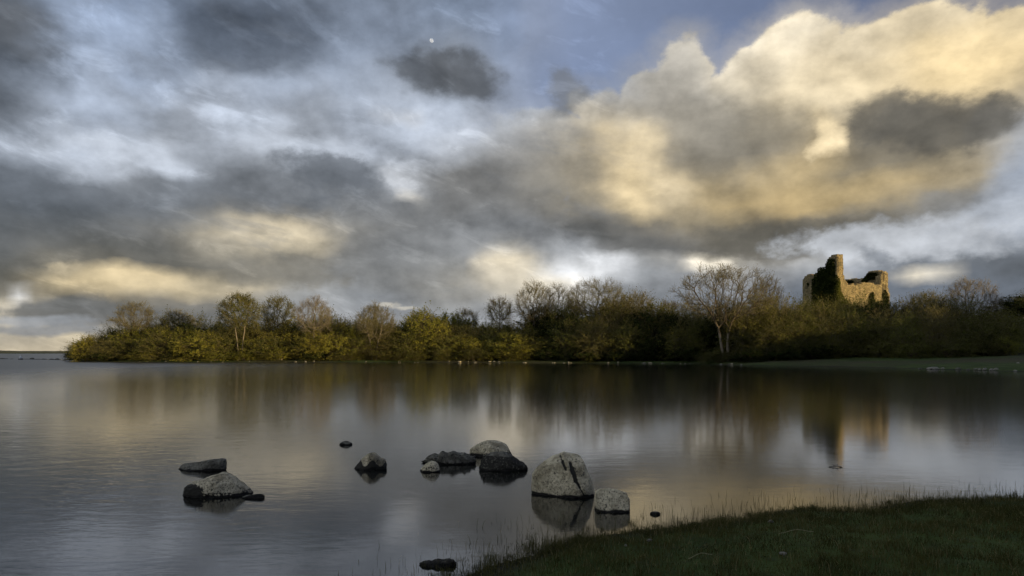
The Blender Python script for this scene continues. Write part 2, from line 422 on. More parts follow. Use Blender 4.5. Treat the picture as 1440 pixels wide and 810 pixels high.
def vnoise(P, scale, octaves=4, seed=0, rough=0.5):
    """smooth value noise, numpy, P (n,3) or (n,2) -> about -1..1"""
    P = np.asarray(P, dtype=np.float64)
    if P.shape[1] == 2:
        P = np.concatenate([P, np.zeros((len(P), 1))], 1)
    out = np.zeros(len(P)); amp = 1.0; tot = 0.0
    for o in range(octaves):
        Q = P * scale * 2.03 ** o + np.array([13.7, 71.1, 5.3]) * (o + 1) + seed * 17.31
        i = np.floor(Q).astype(np.int64); f = Q - i; f = f * f * (3 - 2 * f)
        acc = 0.0
        for dx in (0, 1):
            for dy in (0, 1):
                for dz in (0, 1):
                    h = ((i[:, 0] + dx) * 374761393 + (i[:, 1] + dy) * 668265263 + (i[:, 2] + dz) * 2147483647) & 0xffffffff
                    h = ((h ^ (h >> 13)) * 1274126177) & 0xffffffff
                    h = ((h ^ (h >> 16)) & 0xffff) / 32767.5 - 1.0
                    w = (f[:, 0] if dx else 1 - f[:, 0]) * (f[:, 1] if dy else 1 - f[:, 1]) * (f[:, 2] if dz else 1 - f[:, 2])
                    acc = acc + h * w
        out += acc * amp; tot += amp; amp *= rough
    return out / tot


def new_mat(name):
    m = bpy.data.materials.new(name); m.use_nodes = True
    m.node_tree.nodes.clear()
    N = NT(m.node_tree)
    b = N.n.new('ShaderNodeBsdfPrincipled'); o = N.n.new('ShaderNodeOutputMaterial')
    N.l.new(b.outputs[0], o.inputs[0])
    N.bsdf = b
    return m, N


def bump(N, h, strength, dist):
    b = N.n.new('ShaderNodeBump'); b.inputs['Strength'].default_value = strength; b.inputs['Distance'].default_value = dist
    N.l.new(h, b.inputs['Height']); N.l.new(b.outputs[0], N.bsdf.inputs['Normal'])


# ------------------------------------------------------------------ lake outline and ground
LAKE = np.array([(-1500, -600), (-200, -120), (-60, -25), (-15, -3), (-6, 1.2), (-2, 2.9), (-.9, 4.15), (-.39, 4.71), (-.11, 5.22), (.36, 5.71),
 (1.0, 6.0), (1.56, 6.24), (2.26, 6.56), (3.0, 6.85), (3.6, 6.98), (4.4, 7.3), (5.5, 7.4), (9, 8.2), (16, 9.5), (30, 14), (60, 20), (85, 32), (84, 46), (70, 53), (56, 56),
 (43, 58), (42, 63), (40.4, 66.8), (39.5, 72), (38.4, 76.8), (35, 81), (30.2, 85.3), (28.5, 92), (26, 98), (19, 102), (8, 106), (-2.3, 109), (-14, 110.5), (-25, 110),
 (-38, 111), (-48, 110.5), (-60, 114), (-71, 118), (-84, 131), (-88, 150), (-86, 200), (-150, 420), (-160, 900), (-500, 1400), (-950, 1250), (-1400, 700), (-1900, 0), (-1900, -600)], dtype=float)


def lake_dist(P):
    """signed distance to the waterline: plus on land"""
    P = np.asarray(P, float)
    A = LAKE; B = np.roll(LAKE, -1, axis=0)
    d2 = np.full(len(P), 1e18); inside = np.zeros(len(P), bool)
    for a, b in zip(A, B):
        e = b - a; w = P - a
        t = np.clip((w @ e) / (e @ e), 0, 1)
        q = w - t[:, None] * e
        d2 = np.minimum(d2, (q * q).sum(1))
        c = (a[1] > P[:, 1]) != (b[1] > P[:, 1])
        if abs(b[1] - a[1]) > 1e-9:
            xi = a[0] + (P[:, 1] - a[1]) / (b[1] - a[1]) * (b[0] - a[0])
            inside ^= c & (P[:, 0] < xi)
    return np.sqrt(d2) * np.where(inside, -1, 1)


def sstep(x, a, b):
    t = np.clip((x - a) / (b - a), 0, 1)
    return t * t * (3 - 2 * t)


def ground_z(P):
    P = np.asarray(P, float)
    x, y = P[:, 0], P[:, 1]
    d = lake_dist(P)
    wob = vnoise(P, 1.5, 4, 3) * 0.26
    near = sstep(30 - np.hypot(x, y), 0, 12)
    d = d + wob * near + vnoise(P, 0.22, 3, 5) * 1.2 * (1 - near)
    dl = np.maximum(d, 0)
    zn = 0.15 * (1 - np.exp(-dl / 0.8)) + 0.055 * sstep(dl, 0, .6) * vnoise(P, 1.9, 4, 8) + 0.02 * np.minimum(dl, 30)
    zf = 0.30 * (1 - np.exp(-dl / 1.5)) + 0.030 * np.minimum(dl, 25) + 0.12 * sstep(dl, 0, 4) * vnoise(P, 0.3, 4, 11)
    zl = zn * near + zf * (1 - near)
    zl = zl + 7.0 * np.exp(-0.5 * (((x - 92) / 45) ** 2 + ((y - 162) / 30) ** 2)) * sstep(dl, 4, 30)
    zl = zl + sstep(x, 40, 100) * np.minimum(0.055 * np.maximum(0, y - 110), 9) * sstep(y, 100, 150)
    zw = np.maximum(-0.12 * np.minimum(-d, 1) - 0.35 * np.maximum(-d - 1, 0) * 0.5, -6.0)
    return np.where(d > 0, zl, zw)


def gz(x, y):
    return float(ground_z(np.array([(x, y)]))[0])


m_ground, N = new_mat('turf_soil')
geo = N.n.new('ShaderNodeNewGeometry').outputs['Position']
n1 = N.noise(geo, 0.45, 8, 0.72); n2 = N.noise(geo, 6.0, 5, 0.65); n3 = N.noise(geo, 0.06, 4, 0.5)
c = N.mix(N.rng(n1, .35, .65), (.034, .060, .013), (.070, .098, .024))
c = N.mix(N.rng(n3, .45, .65), c, (.066, .062, .030))
c = N.mix(N.rng(n2, .45, .75, 0, .6), c, (.035, .033, .018))
zz = N.sep(geo)[2]
c = N.mix(N.rng(N.m('MULTIPLY_ADD', n1, 0.10, zz), 0.13, 0.05), c, (.028, .024, .016))
c = N.mix(N.rng(zz, 0.0, -0.02), c, (.02, .02, .015))
N.put(N.bsdf.inputs['Base Color'], c); N.bsdf.inputs['Roughness'].default_value = 0.95
N.bsdf.inputs['Specular IOR Level'].default_value = 0.15
bump(N, n2, 0.8, 0.06)

radii = np.concatenate([[0.0], np.geomspace(0.8, 6000, 215)])
nth = 1080
th = np.linspace(0, 2 * PI, nth, endpoint=False)
R, TH = np.meshgrid(radii[1:], th, indexing='ij')
Pxy = np.stack([R.ravel() * np.sin(TH.ravel()), R.ravel() * np.cos(TH.ravel())], 1)
Zg = ground_z(Pxy)
V = np.concatenate([[[0, 0, gz(0, 0)]], np.column_stack([Pxy, Zg])])
nr = len(radii) - 1
ii, jj = np.meshgrid(np.arange(nr - 1), np.arange(nth), indexing='ij')
a_ = 1 + ii * nth + jj; b_ = 1 + ii * nth + (jj + 1) % nth
quads = np.stack([a_, b_, b_ + nth, a_ + nth], -1).reshape(-1, 4)[:, ::-1]
tris = np.stack([np.zeros(nth, int), 1 + (np.arange(nth) + 1) % nth, 1 + np.arange(nth)], 1)[:, ::-1]
ground = mesh('ground', V, [tris, quads], m_ground, smooth=True)
tag(ground, kind='structure')

# ------------------------------------------------------------------ water
m_water, N = new_mat('lake_water')
geo = N.n.new('ShaderNodeNewGeometry').outputs['Position']
N.bsdf.inputs['Base Color'].default_value = (.010, .011, .009, 1)
N.bsdf.inputs['IOR'].default_value = 1.333
N.bsdf.inputs['Coat Weight'].default_value = 0.36
N.bsdf.inputs['Coat IOR'].default_value = 1.333
N.bsdf.inputs['Coat Roughness'].default_value = 0.085
N.bsdf.inputs['Roughness'].default_value = 0.085
w1 = N.noise(N.v('MULTIPLY', geo, (0.75, 1.5, 1)), 2.2, 3, 0.5, 0.3)
w2 = N.noise(N.v('MULTIPLY', geo, (0.7, 1.7, 1)), 9.0, 3, 0.5, 0.4)
ruf = N.rng(N.m('ADD', N.sep(geo)[0], N.m('MULTIPLY', N.noise(N.v('MULTIPLY', geo, (1, .4, 1)), 0.06, 4, 0.6), 22.0)), 2.0, -44.0)
N.put(N.bsdf.inputs['Roughness'], N.m('MULTIPLY_ADD', ruf, 0.26, 0.085))
N.put(N.bsdf.inputs['Coat Roughness'], N.m('MULTIPLY_ADD', ruf, 0.26, 0.085))
patch = N.rng(N.noise(N.v('MULTIPLY', geo, (1, .35, 1)), 0.05, 3, 0.5), .38, .62)
side = N.rng(N.sep(geo)[0], 1.5, -6.0, 0.55, 1.0)
hgt = N.m('ADD', N.m('MULTIPLY', w1, 0.030), N.m('MULTIPLY', w2, 0.010))
hgt = N.m('MULTIPLY', hgt, N.m('MULTIPLY', side, N.m('MULTIPLY_ADD', patch, 0.7, 0.3)))
bump(N, hgt, 0.35, 1.0)
S = 30000.0
water = mesh('water', [(-S, -S, 0), (S, -S, 0), (S, S, 0), (-S, S, 0)], [[(0, 1, 2, 3)]], m_water)
tag(water, kind='structure')

# ------------------------------------------------------------------ distant low shore and the out-of-view rises right of the lake
m_far, N = new_mat('far_woodland')
geo = N.n.new('ShaderNodeNewGeometry').outputs['Position']
nf_ = N.noise(geo, 0.05, 5, 0.6)
N.put(N.bsdf.inputs['Base Color'], N.mix(N.rng(nf_, .4, .6), (.030, .036, .016), (.055, .058, .026)))
N.bsdf.inputs['Roughness'].default_value = 1.0


def ridge(name, pts, width, hfun, step, seed, rowsn=9, base=None):
    """a long bumpy rise of wooded ground along a polyline"""
    pts = np.array(pts, float)
    seg = np.linalg.norm(np.diff(pts, axis=0), axis=1); cum = np.concatenate([[0], np.cumsum(seg)])
    n = int(cum[-1] / step) + 2
    s = np.linspace(0, cum[-1], n)
    C = np.stack([np.interp(s, cum, pts[:, 0]), np.interp(s, cum, pts[:, 1])], 1)
    T = np.gradient(C, axis=0); T /= np.linalg.norm(T, axis=1)[:, None]
    Nn = np.stack([T[:, 1], -T[:, 0]], 1)
    k = np.linspace(-1, 1, rowsn)
    P = C[:, None, :] + Nn[:, None, :] * (k[None, :, None] * width / 2)
    prof = (1 - k ** 2) ** 0.55
    taper = np.sin(np.clip(s / cum[-1], 0, 1) * PI) ** 0.25
    hh = hfun(s, cum[-1])[:, None] * prof[None, :] * taper[:, None]
    nz = vnoise(P.reshape(-1, 2), 1.0 / (step * 2.2), 4, seed).reshape(hh.shape)
    hh = hh * (1 + 0.22 * nz)
    zb = -1.0 if base is None else base
    V = np.concatenate([P, (zb + hh)[..., None]], -1).reshape(-1, 3)
    i, j = np.meshgrid(np.arange(n - 1), np.arange(rowsn - 1), indexing='ij')
    q = np.stack([i * rowsn + j, i * rowsn + j + 1, (i + 1) * rowsn + j + 1, (i + 1) * rowsn + j], -1).reshape(-1, 4)
    o = mesh(name, V, q, m_far, smooth=True)
    return tag(o, kind='structure')


ridge('hills', [(-2600, 300), (-1750, 900), (-1250, 1300), (-800, 1640), (-100, 1800), (600, 1900)], 160, lambda s, L: 9.0 + 2.2 * np.sin(s / 170.) + 1.2 * np.sin(s / 47.), 9.0, 4, 11)
# wooded rise east of the bay: keeps the low sun off the right half of the far bank
SHADE_FAR = ((172, -25), (176, 20), (215, 78))
ridge('hills', [(145, 2), (166, 32), (196, 66), (228, 108)], 46, lambda s, L: 23.0 + 1.5 * np.sin(s / 13.), 4.0, 7, 11, base=0.5)
# wood behind and right of the near bank: keeps the sun off the foreground
ridge('hills', [(58, -95), (70, -62), (81, -32), (84, -4)], 34, lambda s, L: 17.0 + 1.2 * np.sin(s / 9.), 3.5, 9, 11, base=0.2)

# unseen rise, added behind the bay to shade the flat meadow and its waterline
ridge('hills', [(84, -4), (98, 14), (110, 32), (122, 48)], 22, lambda s, L: 11.5 + .8 * np.sin(s / 6.), 3.0, 13, 9, base=0.3)

# ------------------------------------------------------------------ moon
m_moon = bpy.data.materials.new('moon_rock'); m_moon.use_nodes = True
m_moon.node_tree.nodes.clear(); N = NT(m_moon.node_tree)
tr = N.n.new('ShaderNodeBsdfTransparent'); df = N.n.new('ShaderNodeBsdfDiffuse'); ad = N.n.new('ShaderNodeAddShader'); om = N.n.new('ShaderNodeOutputMaterial')
geo = N.n.new('ShaderNodeTexCoord').outputs['Object']
N.put(df.inputs[0], N.mix(N.rng(N.noise(geo, 1.6, 3), .45, .6), (.22, .24, .27), (.09, .10, .13)))
N.l.new(tr.outputs[0], ad.inputs[0]); N.l.new(df.outputs[0], ad.inputs[1]); N.l.new(ad.outputs[0], om.inputs[0])
bm = bmesh.new(); bmesh.ops.create_icosphere(bm, subdivisions=4, radius=1.0)
me = bpy.data.meshes.new('moon'); bm.to_mesh(me); bm.free(); me.materials.append(m_moon)
for p in me.polygons: p.use_smooth = True
moon = bpy.data.objects.new('moon', me); COL.objects.link(moon)
D = 25000.0
moon.location = ((607 - 720) / F * D, D, CAMZ + (HOR - 57) / F * D)
moon.scale = (66, 66, 84); moon.rotation_euler = (0, rad(-28), 0)
tag(moon, 'small pale gibbous moon high above the dark scrap of cloud', 'moon')

# ------------------------------------------------------------------ woody plants
def tubes(P0, P1, R0, R1, sides=4):
    """separate tapered prisms from P0 to P1"""
    P0, P1 = np.asarray(P0, float), np.asarray(P1, float)
    n = len(P0)
    d = P1 - P0; L = np.linalg.norm(d, axis=1, keepdims=True); d = d / np.maximum(L, 1e-9)
    ref = np.where(np.abs(d[:, 2:3]) > .9, np.array([[1.0, 0, 0]]), np.array([[0, 0, 1.0]]))
    u = np.cross(d, ref); u /= np.linalg.norm(u, axis=1, keepdims=True); v = np.cross(d, u)
    an = np.arange(sides) / sides * 2 * PI
    ring = u[:, None] * np.cos(an)[None, :, None] + v[:, None] * np.sin(an)[None, :, None]
    R0 = np.broadcast_to(R0, (n,))[:, None, None]; R1 = np.broadcast_to(R1, (n,))[:, None, None]
    P0e = P0 - d * 0.0; P1e = P1 + d * (R1[:, :, 0] * 0.5)
    V = np.concatenate([P0e[:, None] + ring * R0, P1e[:, None] + ring * R1], 1).reshape(-1, 3)
    k = np.arange(sides); k2 = (k + 1) % sides
    q = np.stack([k, k2, k2 + sides, k + sides], 1)
    Fq = (np.arange(n) * 2 * sides)[:, None, None] + q[None]
    return V, Fq.reshape(-1, 4)


def colonize(att, start, step, kill, rng_, iters=70, infl=9.0, jitter=0.09, up=0.05):
    """grow a branching skeleton from the polyline START towards the points ATT"""
    nodes = [np.array(p, float) for p in start]
    parent = [-1] + list(range(len(start) - 1))
    att = att.copy()
    Nn = np.array(nodes)
    D = np.linalg.norm(att[:, None] - Nn[None], axis=2)
    near = D.argmin(1); dist = D.min(1)
    for it in range(iters):
        act = dist < infl
        if not act.any():
            break
        src = np.unique(near[act])
        dirs = att - Nn[near]; dirs /= np.maximum(np.linalg.norm(dirs, axis=1, keepdims=True), 1e-9)
        new = []
        for s in src:
            m = act & (near == s)
            v = dirs[m].sum(0) + rng_.normal(0, jitter, 3) + np.array([0, 0, up])
            l = np.linalg.norm(v)
            if l < 1e-6:
                continue
            new.append((s, Nn[s] + v / l * step))
        if not new:
            break
        base = len(Nn)
        NP = np.array([q for _, q in new])
        Nn = np.concatenate([Nn, NP]); parent += [int(s) for s, _ in new]
        D = np.linalg.norm(att[:, None] - NP[None], axis=2)
        j = D.argmin(1); dm = D[np.arange(len(att)), j]
        b = dm < dist
        dist[b] = dm[b]; near[b] = base + j[b]
        keep = dist > kill
        att, near, dist = att[keep], near[keep], dist[keep]
        if len(att) == 0:
            break
    par = np.array(parent)
    k0 = len(start)
    for _ in range(3):      # smooth the limbs
        cs = np.zeros_like(Nn); cn = np.zeros(len(Nn))
        np.add.at(cs, par[1:], Nn[1:]); np.add.at(cn, par[1:], 1)
        tgt = np.where(cn[:, None] > 0, .5 * Nn[np.maximum(par, 0)] + .5 * cs / np.maximum(cn, 1)[:, None], Nn)
        Nn[k0:] = Nn[k0:] * .45 + tgt[k0:] * .55
    return Nn, par


def skeleton_radii(Nn, par, r_tip, power=2.3, rmax=None):
    n = len(Nn)
    acc = np.zeros(n); child = np.zeros(n, int)
    for i in range(n - 1, 0, -1):
        if child[i] == 0:
            acc[i] = r_tip ** power
        acc[par[i]] += acc[i]; child[par[i]] += 1
    acc[0] = max(acc[0], r_tip ** power)
    r = acc ** (1 / power)
    if rmax:
        r = r * min(1.0, rmax / r.max()) if r.max() > rmax else r
        r = np.maximum(r, r_tip * .6)
    return r, child


def leaf_quads(C, size, rng_, up=0.3, aspect=0.6, out=None):
    """one small folded leaf card per centre, random orientation"""
    n = len(C)
    a = rng_.normal(size=(n, 3)); a[:, 2] += up
    if out is not None:
        a = a * .62 + out
    a /= np.linalg.norm(a, axis=1, keepdims=True)
    b = np.cross(a, rng_.normal(size=(n, 3))); b /= np.linalg.norm(b, axis=1, keepdims=True)
    s = (size * rng_.uniform(.6, 1.3, n))[:, None]
    w = np.cross(a, b)
    V = np.stack([C - b * s * .5, C + w * s * .5 * aspect + a * s * .06, C + b * s * .5, C - w * s * .5 * aspect + a * s * .06], 1).reshape(-1, 3)
    Fq = np.arange(n * 4).reshape(-1, 4)
    return V, Fq


def bark_mat(name, col1, col2, sc=6.0):
    m, N = new_mat(name)
    geo = N.n.new('ShaderNodeTexCoord').outputs['Object']
    n = N.noise(N.v('MULTIPLY', geo, (1, 1, .3)), sc, 5, 0.65)
    N.put(N.bsdf.inputs['Base Color'], N.mix(N.rng(n, .35, .65), col1, col2))
    N.bsdf.inputs['Roughness'].default_value = 0.9
    N.bsdf.inputs['Specular IOR Level'].default_value = 0.2
    return m


def leaf_mat(name, col1, col2, transl=0.35):
    m = bpy.data.materials.new(name); m.use_nodes = True; m.node_tree.nodes.clear()
    N = NT(m.node_tree)
    oc = N.n.new('ShaderNodeTexCoord').outputs['Object']
    oi = N.n.new('ShaderNodeObjectInfo').outputs['Random']
    ri = N.n.new('ShaderNodeNewGeometry').outputs['Random Per Island']
    n = N.noise(oc, 0.9, 3, 0.6)
    f = N.m('ADD', N.m('MULTIPLY', ri, 0.45), N.m('MULTIPLY', N.rng(n, .35, .65), 0.55))
    c = N.mix(f, col1, col2)
    h = N.n.new('ShaderNodeHueSaturation')
    N.put(h.inputs['Hue'], N.rng(oi, 0, 1, .485, .512, smooth=False)); N.put(h.inputs['Saturation'], 1.0)
    N.put(h.inputs['Value'], N.rng(N.m('FRACT', N.m('MULTIPLY', oi, 7.3)), 0, 1, .72, 1.3, smooth=False)); N.put(h.inputs['Color'], c)
    d = N.n.new('ShaderNodeBsdfDiffuse'); t = N.n.new('ShaderNodeBsdfTranslucent'); mx = N.n.new('ShaderNodeMixShader')
    o = N.n.new('ShaderNodeOutputMaterial')
    N.l.new(h.outputs[0], d.inputs[0]); N.l.new(h.outputs[0], t.inputs[0])
    mx.inputs[0].default_value = transl
    N.l.new(d.outputs[0], mx.inputs[1]); N.l.new(t.outputs[0], mx.inputs[2]); N.l.new(mx.outputs[0], o.inputs[0])
    return m


BARK_PALE = bark_mat('pale_bark', (.17, .14, .10), (.27, .235, .175))
BARK_BROWN = bark_mat('brown_bark', (.085, .066, .042), (.15, .12, .08))
BARK_DARK = bark_mat('dark_bark', (.045, .038, .026), (.09, .075, .052))
TWIG = bark_mat('twig_bark', (.12, .105, .052), (.20, .175, .09))
TWIG_DARK = bark_mat('dark_twig_bark', (.055, .045, .028), (.10, .08, .045))
LEAF_YG = leaf_mat('young_yellow_green_leaves', (.11, .125, .020), (.34, .315, .058))
LEAF_OLIVE = leaf_mat('olive_leaves', (.062, .074, .018), (.19, .185, .045))
LEAF_BROWN = leaf_mat('bronze_buds', (.090, .086, .026), (.20, .185, .055))
LEAF_DARK = leaf_mat('dark_evergreen_leaves', (.022, .034, .010), (.050, .062, .018), 0.15)
IVY = leaf_mat('ivy_leaves', (.022, .034, .010), (.062, .075, .020), 0.1)


def crown_points(rng_, n, cx, cz, rx, ry, rz, lobes=7, shell=0.55, flat=0.0, seed=0):
    """points through a lumpy crown, denser near its outside"""
    v = rng_.normal(size=(n, 3)); v /= np.linalg.norm(v, axis=1, keepdims=True)
    r = rng_.uniform(0, 1, n) ** (1 / 3.0)
    r = r * (1 - shell) + shell * rng_.uniform(.55, 1, n)
    lump = 1 + 0.28 * vnoise(v, 1.6, 3, seed + 31)
    P = v * (r * lump)[:, None] * np.array([rx, ry, rz])
    P[:, 2] = np.where(P[:, 2] < 0, P[:, 2] * (1 - flat), P[:, 2])
    P[:, 0] += cx; P[:, 2] += cz
    return P


def grow_tree(name, loc, height, width, seed, kind='bare', trunk_h=None, lean=0.0, trunks=1, bark=None, trunk_bark=None, twig=None, leaf=None, leaf_n=0,
              leaf_size=0.14, n_att=900, crown_low=0.25, depth=None, r_tip=0.014, tw_len=0.95, tw_k=5, step=None, split_x=0.0, flat=.2, rmax=.32, shell=.55):
    """trunk + crown thing; one crown mesh for limbs and twigs, a leaves part when it is in leaf"""
    g = np.random.default_rng(seed)
    root = empty(name, loc)
    th = trunk_h if trunk_h is not None else height * crown_low
    cz = height * (1 + crown_low) / 2; rz = height * (1 - crown_low) / 2
    depth = depth or width * .8
    att = crown_points(g, n_att, lean * height * .5, cz, width / 2, depth / 2, rz, seed=seed, flat=flat, shell=shell)
    step = step or max(.22, height * .032)
    Vt, Ft, off = [], [], 0
    allN = []
    for t in range(trunks):
        bx = (t - (trunks - 1) / 2) * 0.55 + g.normal(0, .05)
        tx = bx + lean * th + (t - (trunks - 1) / 2) * split_x
        k = max(3, int(th / step))
        s = np.linspace(0, 1, k)
        st = np.stack([bx + (tx - bx) * s + .05 * height * .1 * np.sin(s * 5 + t), np.full(k, g.normal(0, .15)) * s, s * th - .25 * (1 - s)], 1)
        a = att if trunks == 1 else att[((att[:, 0] - lean * height * .5) * (1 if t else -1) > -width * .08)]
        a = a[g.uniform(size=len(a)) < (1 if trunks == 1 else .75)]
        Nn, par = colonize(a, st, step, step * 1.35, g, infl=height * .5)
        r, ch = skeleton_radii(Nn, par, r_tip, 2.25, rmax)
        i = np.arange(1, len(Nn))
        thick = r[i] > 0.06
        is_trunk = i < k
        allN.append((Nn, par, r, ch, i, is_trunk))
    # trunk mesh
    TP0, TP1, TR0, TR1 = [], [], [], []
    CP0, CP1, CR0, CR1 = [], [], [], []
    tips = []
    for Nn, par, r, ch, i, it in allN:
        for sel, dst in ((it, (TP0, TP1, TR0, TR1)), (~it, (CP0, CP1, CR0, CR1))):
            q = i[sel]
            dst[0].append(Nn[par[q]]); dst[1].append(Nn[q])
            ra = np.minimum(r[par[q]], r[q] * 1.35)
            if sel is it:
                flare = 1 + .45 * np.exp(-np.maximum(Nn[par[q], 2], 0) / .5)
                ra = r[par[q]] * flare
            dst[2].append(ra); dst[3].append(r[q])
        fine = np.where((r < r_tip * 3.2) & (np.arange(len(r)) > 2))[0]
        d = Nn[fine] - Nn[par[fine]]; d /= np.maximum(np.linalg.norm(d, axis=1, keepdims=True), 1e-9)
        tips.append((Nn[fine], d))
    for a_0, a_1, r_0, r_1 in zip(TP0, TP1, TR0, TR1):
        V, Fq = tubes(a_0, a_1, r_0, r_1, 8)
        mesh('trunk', V, Fq, trunk_bark or bark or BARK_BROWN, root, smooth=True)
    V, Fq = tubes(np.concatenate(CP0), np.concatenate(CP1), np.concatenate(CR0), np.concatenate(CR1), 5)
    crown = mesh('crown', V, Fq, bark or BARK_BROWN, root, smooth=True)
    # fine twigs
    P = np.concatenate([a for a, _ in tips]); Dd = np.concatenate([b for _, b in tips])
    P = np.repeat(P, tw_k, 0); Dd = np.repeat(Dd, tw_k, 0)
    ctr = np.array([lean * height * .5, 0, cz - rz * .6])
    out = P - ctr; out /= np.linalg.norm(out, axis=1, keepdims=True)
    v = Dd * .5 + out * .6 + g.normal(0, .45, P.shape); v[:, 2] += .12
    v /= np.linalg.norm(v, axis=1, keepdims=True)
    L = tw_len * g.uniform(.4, 1.2, len(P))[:, None]
    mid = P + v * L * .5; bend = g.normal(0, .12, P.shape) * L
    end = P + v * L + bend
    side = mid + (v + g.normal(0, .6, P.shape)) * L * .45
    side2 = mid + (v + g.normal(0, .6, P.shape)) * L * .4
    V1, F1 = tubes(np.concatenate([P, mid, mid, mid]), np.concatenate([mid, end, side, side2]),
                   np.concatenate([np.full(len(P), r_tip * .8)] + [np.full(len(P), r_tip * .6)] * 3), r_tip * .35, 3)
    if n_att >= 60:
        mesh('twigs', V1, F1, twig or TWIG, crown)
    if leaf is not None and leaf_n:
        src = np.concatenate([end, side, side2, mid])
        if len(src) > leaf_n:
            # leaf clusters thin out in patches
            keep = vnoise(src, .45, 3, seed + 5) + g.normal(0, .35, len(src))
            src = src[np.argsort(-keep)[:leaf_n]]
        src = src + g.normal(0, .09, src.shape)
        ou = src - np.array([lean * height * .5, 0, cz]); ou /= np.linalg.norm(ou, axis=1, keepdims=True)
        V2, F2 = leaf_quads(src, leaf_size, g, up=0, out=ou)
        mesh('leaves', V2, F2, leaf, crown)
    return root


def bush(name, seed, h=6.0, w=6.0, leaf=None, bark=None, sprays=230, per=24, ls=0.15, twiggy=0.5, dome=False):
    """dense many-stemmed shrub: stems, arching sprays and leaves; stands at the origin"""
    g = np.random.default_rng(seed)
    root = empty(name, (0, 0, 0))
    # stems
    ns = 9
    a = g.uniform(0, 2 * PI, ns); rr = g.uniform(.1, .5, ns)
    B = np.stack([np.cos(a) * rr, np.sin(a) * rr, np.full(ns, -.2)], 1)
    Tp = np.stack([np.cos(a) * w * g.uniform(.12, .33, ns), np.sin(a) * w * .3 * g.uniform(.3, 1, ns), h * g.uniform(.5, .8, ns)], 1)
    M = (B + Tp) / 2 + np.array([0, 0, h * .06]) + g.normal(0, .15, (ns, 3))
    # spray origins
    n = sprays
    v = g.normal(size=(n, 3)); v[:, 2] = g.uniform(-.75, 1.0, n); v[:, :2] *= np.sqrt(np.maximum(1 - v[:, 2:3] ** 2, .01)) / np.linalg.norm(v[:, :2], axis=1, keepdims=True)
    v /= np.linalg.norm(v, axis=1, keepdims=True)
    lump = 1 + 0.36 * vnoise(v, 1.5, 3, seed + 77)
    r = g.uniform(.25, .92, n) ** .7
    C = v * (r * lump)[:, None] * np.array([w / 2, w / 2 * .8, h * .56]) + np.array([0, 0, h * .42])
    C[:, 2] = np.clip(C[:, 2], .3, None)
    d = v * .75 + g.normal(0, .42, (n, 3)); d[:, 2] += .35
    d /= np.linalg.norm(d, axis=1, keepdims=True)
    L = g.uniform(.5, 1.25, n)[:, None] * (h / 6) ** .5
    E = C + d * L
    j = g.integers(0, ns, n)
    V, Fq = tubes(np.concatenate([B, M]), np.concatenate([M, Tp]), np.concatenate([np.full(ns, .09), np.full(ns, .06)]), np.concatenate([np.full(ns, .06), np.full(ns, .03)]), 6)
    mesh('trunk', V, Fq, bark, root, smooth=True)
    # limbs from stems to sprays, then sprays with side shoots
    src = M[j] + (Tp[j] - M[j]) * g.uniform(0, 1, (n, 1))
    V1, F1 = tubes(np.concatenate([src, C]), np.concatenate([C, E]), np.concatenate([np.full(n, .03), np.full(n, .015)]), np.concatenate([np.full(n, .015), np.full(n, .005)]), 3)
    k = 5
    t = g.uniform(.1, .9, (n * k, 1)); Ck = np.repeat(C, k, 0); Ek = np.repeat(E, k, 0); dk = np.repeat(d, k, 0)
    s0 = Ck + (Ek - Ck) * t
    s1 = s0 + (dk + g.normal(0, .6, (n * k, 3))) * g.uniform(.15, .5, (n * k, 1)) * (1 + twiggy)
    V2, F2 = tubes(s0, s1, .009, .004, 3)
    crown = mesh('crown', np.concatenate([V1, V2]), np.concatenate([F1, F2 + len(V1)]), TWIG if bark is not BARK_DARK else TWIG_DARK, root)
    m = n * per
    ch = g.integers(0, n * k, m); tt = g.uniform(.1, 1.05, (m, 1))
    Pl = s0[ch] + (s1[ch] - s0[ch]) * tt + g.normal(0, .07, (m, 3))
    ou = C[ch // k] - np.array([0, 0, h * .4]); ou /= np.linalg.norm(ou, axis=1, keepdims=True)
    ou = ou + .8 * np.stack([vnoise(Pl, 1.1, 2, seed), vnoise(Pl, 1.1, 2, seed + 1), vnoise(Pl, 1.1, 2, seed + 2)], 1)
    V3, F3 = leaf_quads(Pl, ls, g, up=0, out=ou)
    mesh('leaves', V3, F3, leaf, crown)
    return root


def kids(o):
    return [c for c in bpy.data.objects if c.parent == o]


def copy_tree(o, parent=None, table=None):
    if table is None:
        table = {}
        for c in COL.objects:
            if c.parent is not None:
                table.setdefault(c.parent.name, []).append(c)
    c = o.copy(); COL.objects.link(c); c.parent = parent
    for ch in table.get(o.name, []):
        copy_tree(ch, c, table)
    return c


# hero trees: px of trunk foot, distance, crown top row, crown width px
def hero(name, px, Y, top, wpx, seed, label, cat='tree', group=None, **kw):
    x = gX(px, Y); z = gz(x, Y)
    h = zpix(top, Y) - z
    w = wpx / F * Y
    t = grow_tree(name, (x, Y, z - .05), h, w, seed, **kw)
    tag(t, label, cat, group)
    return t


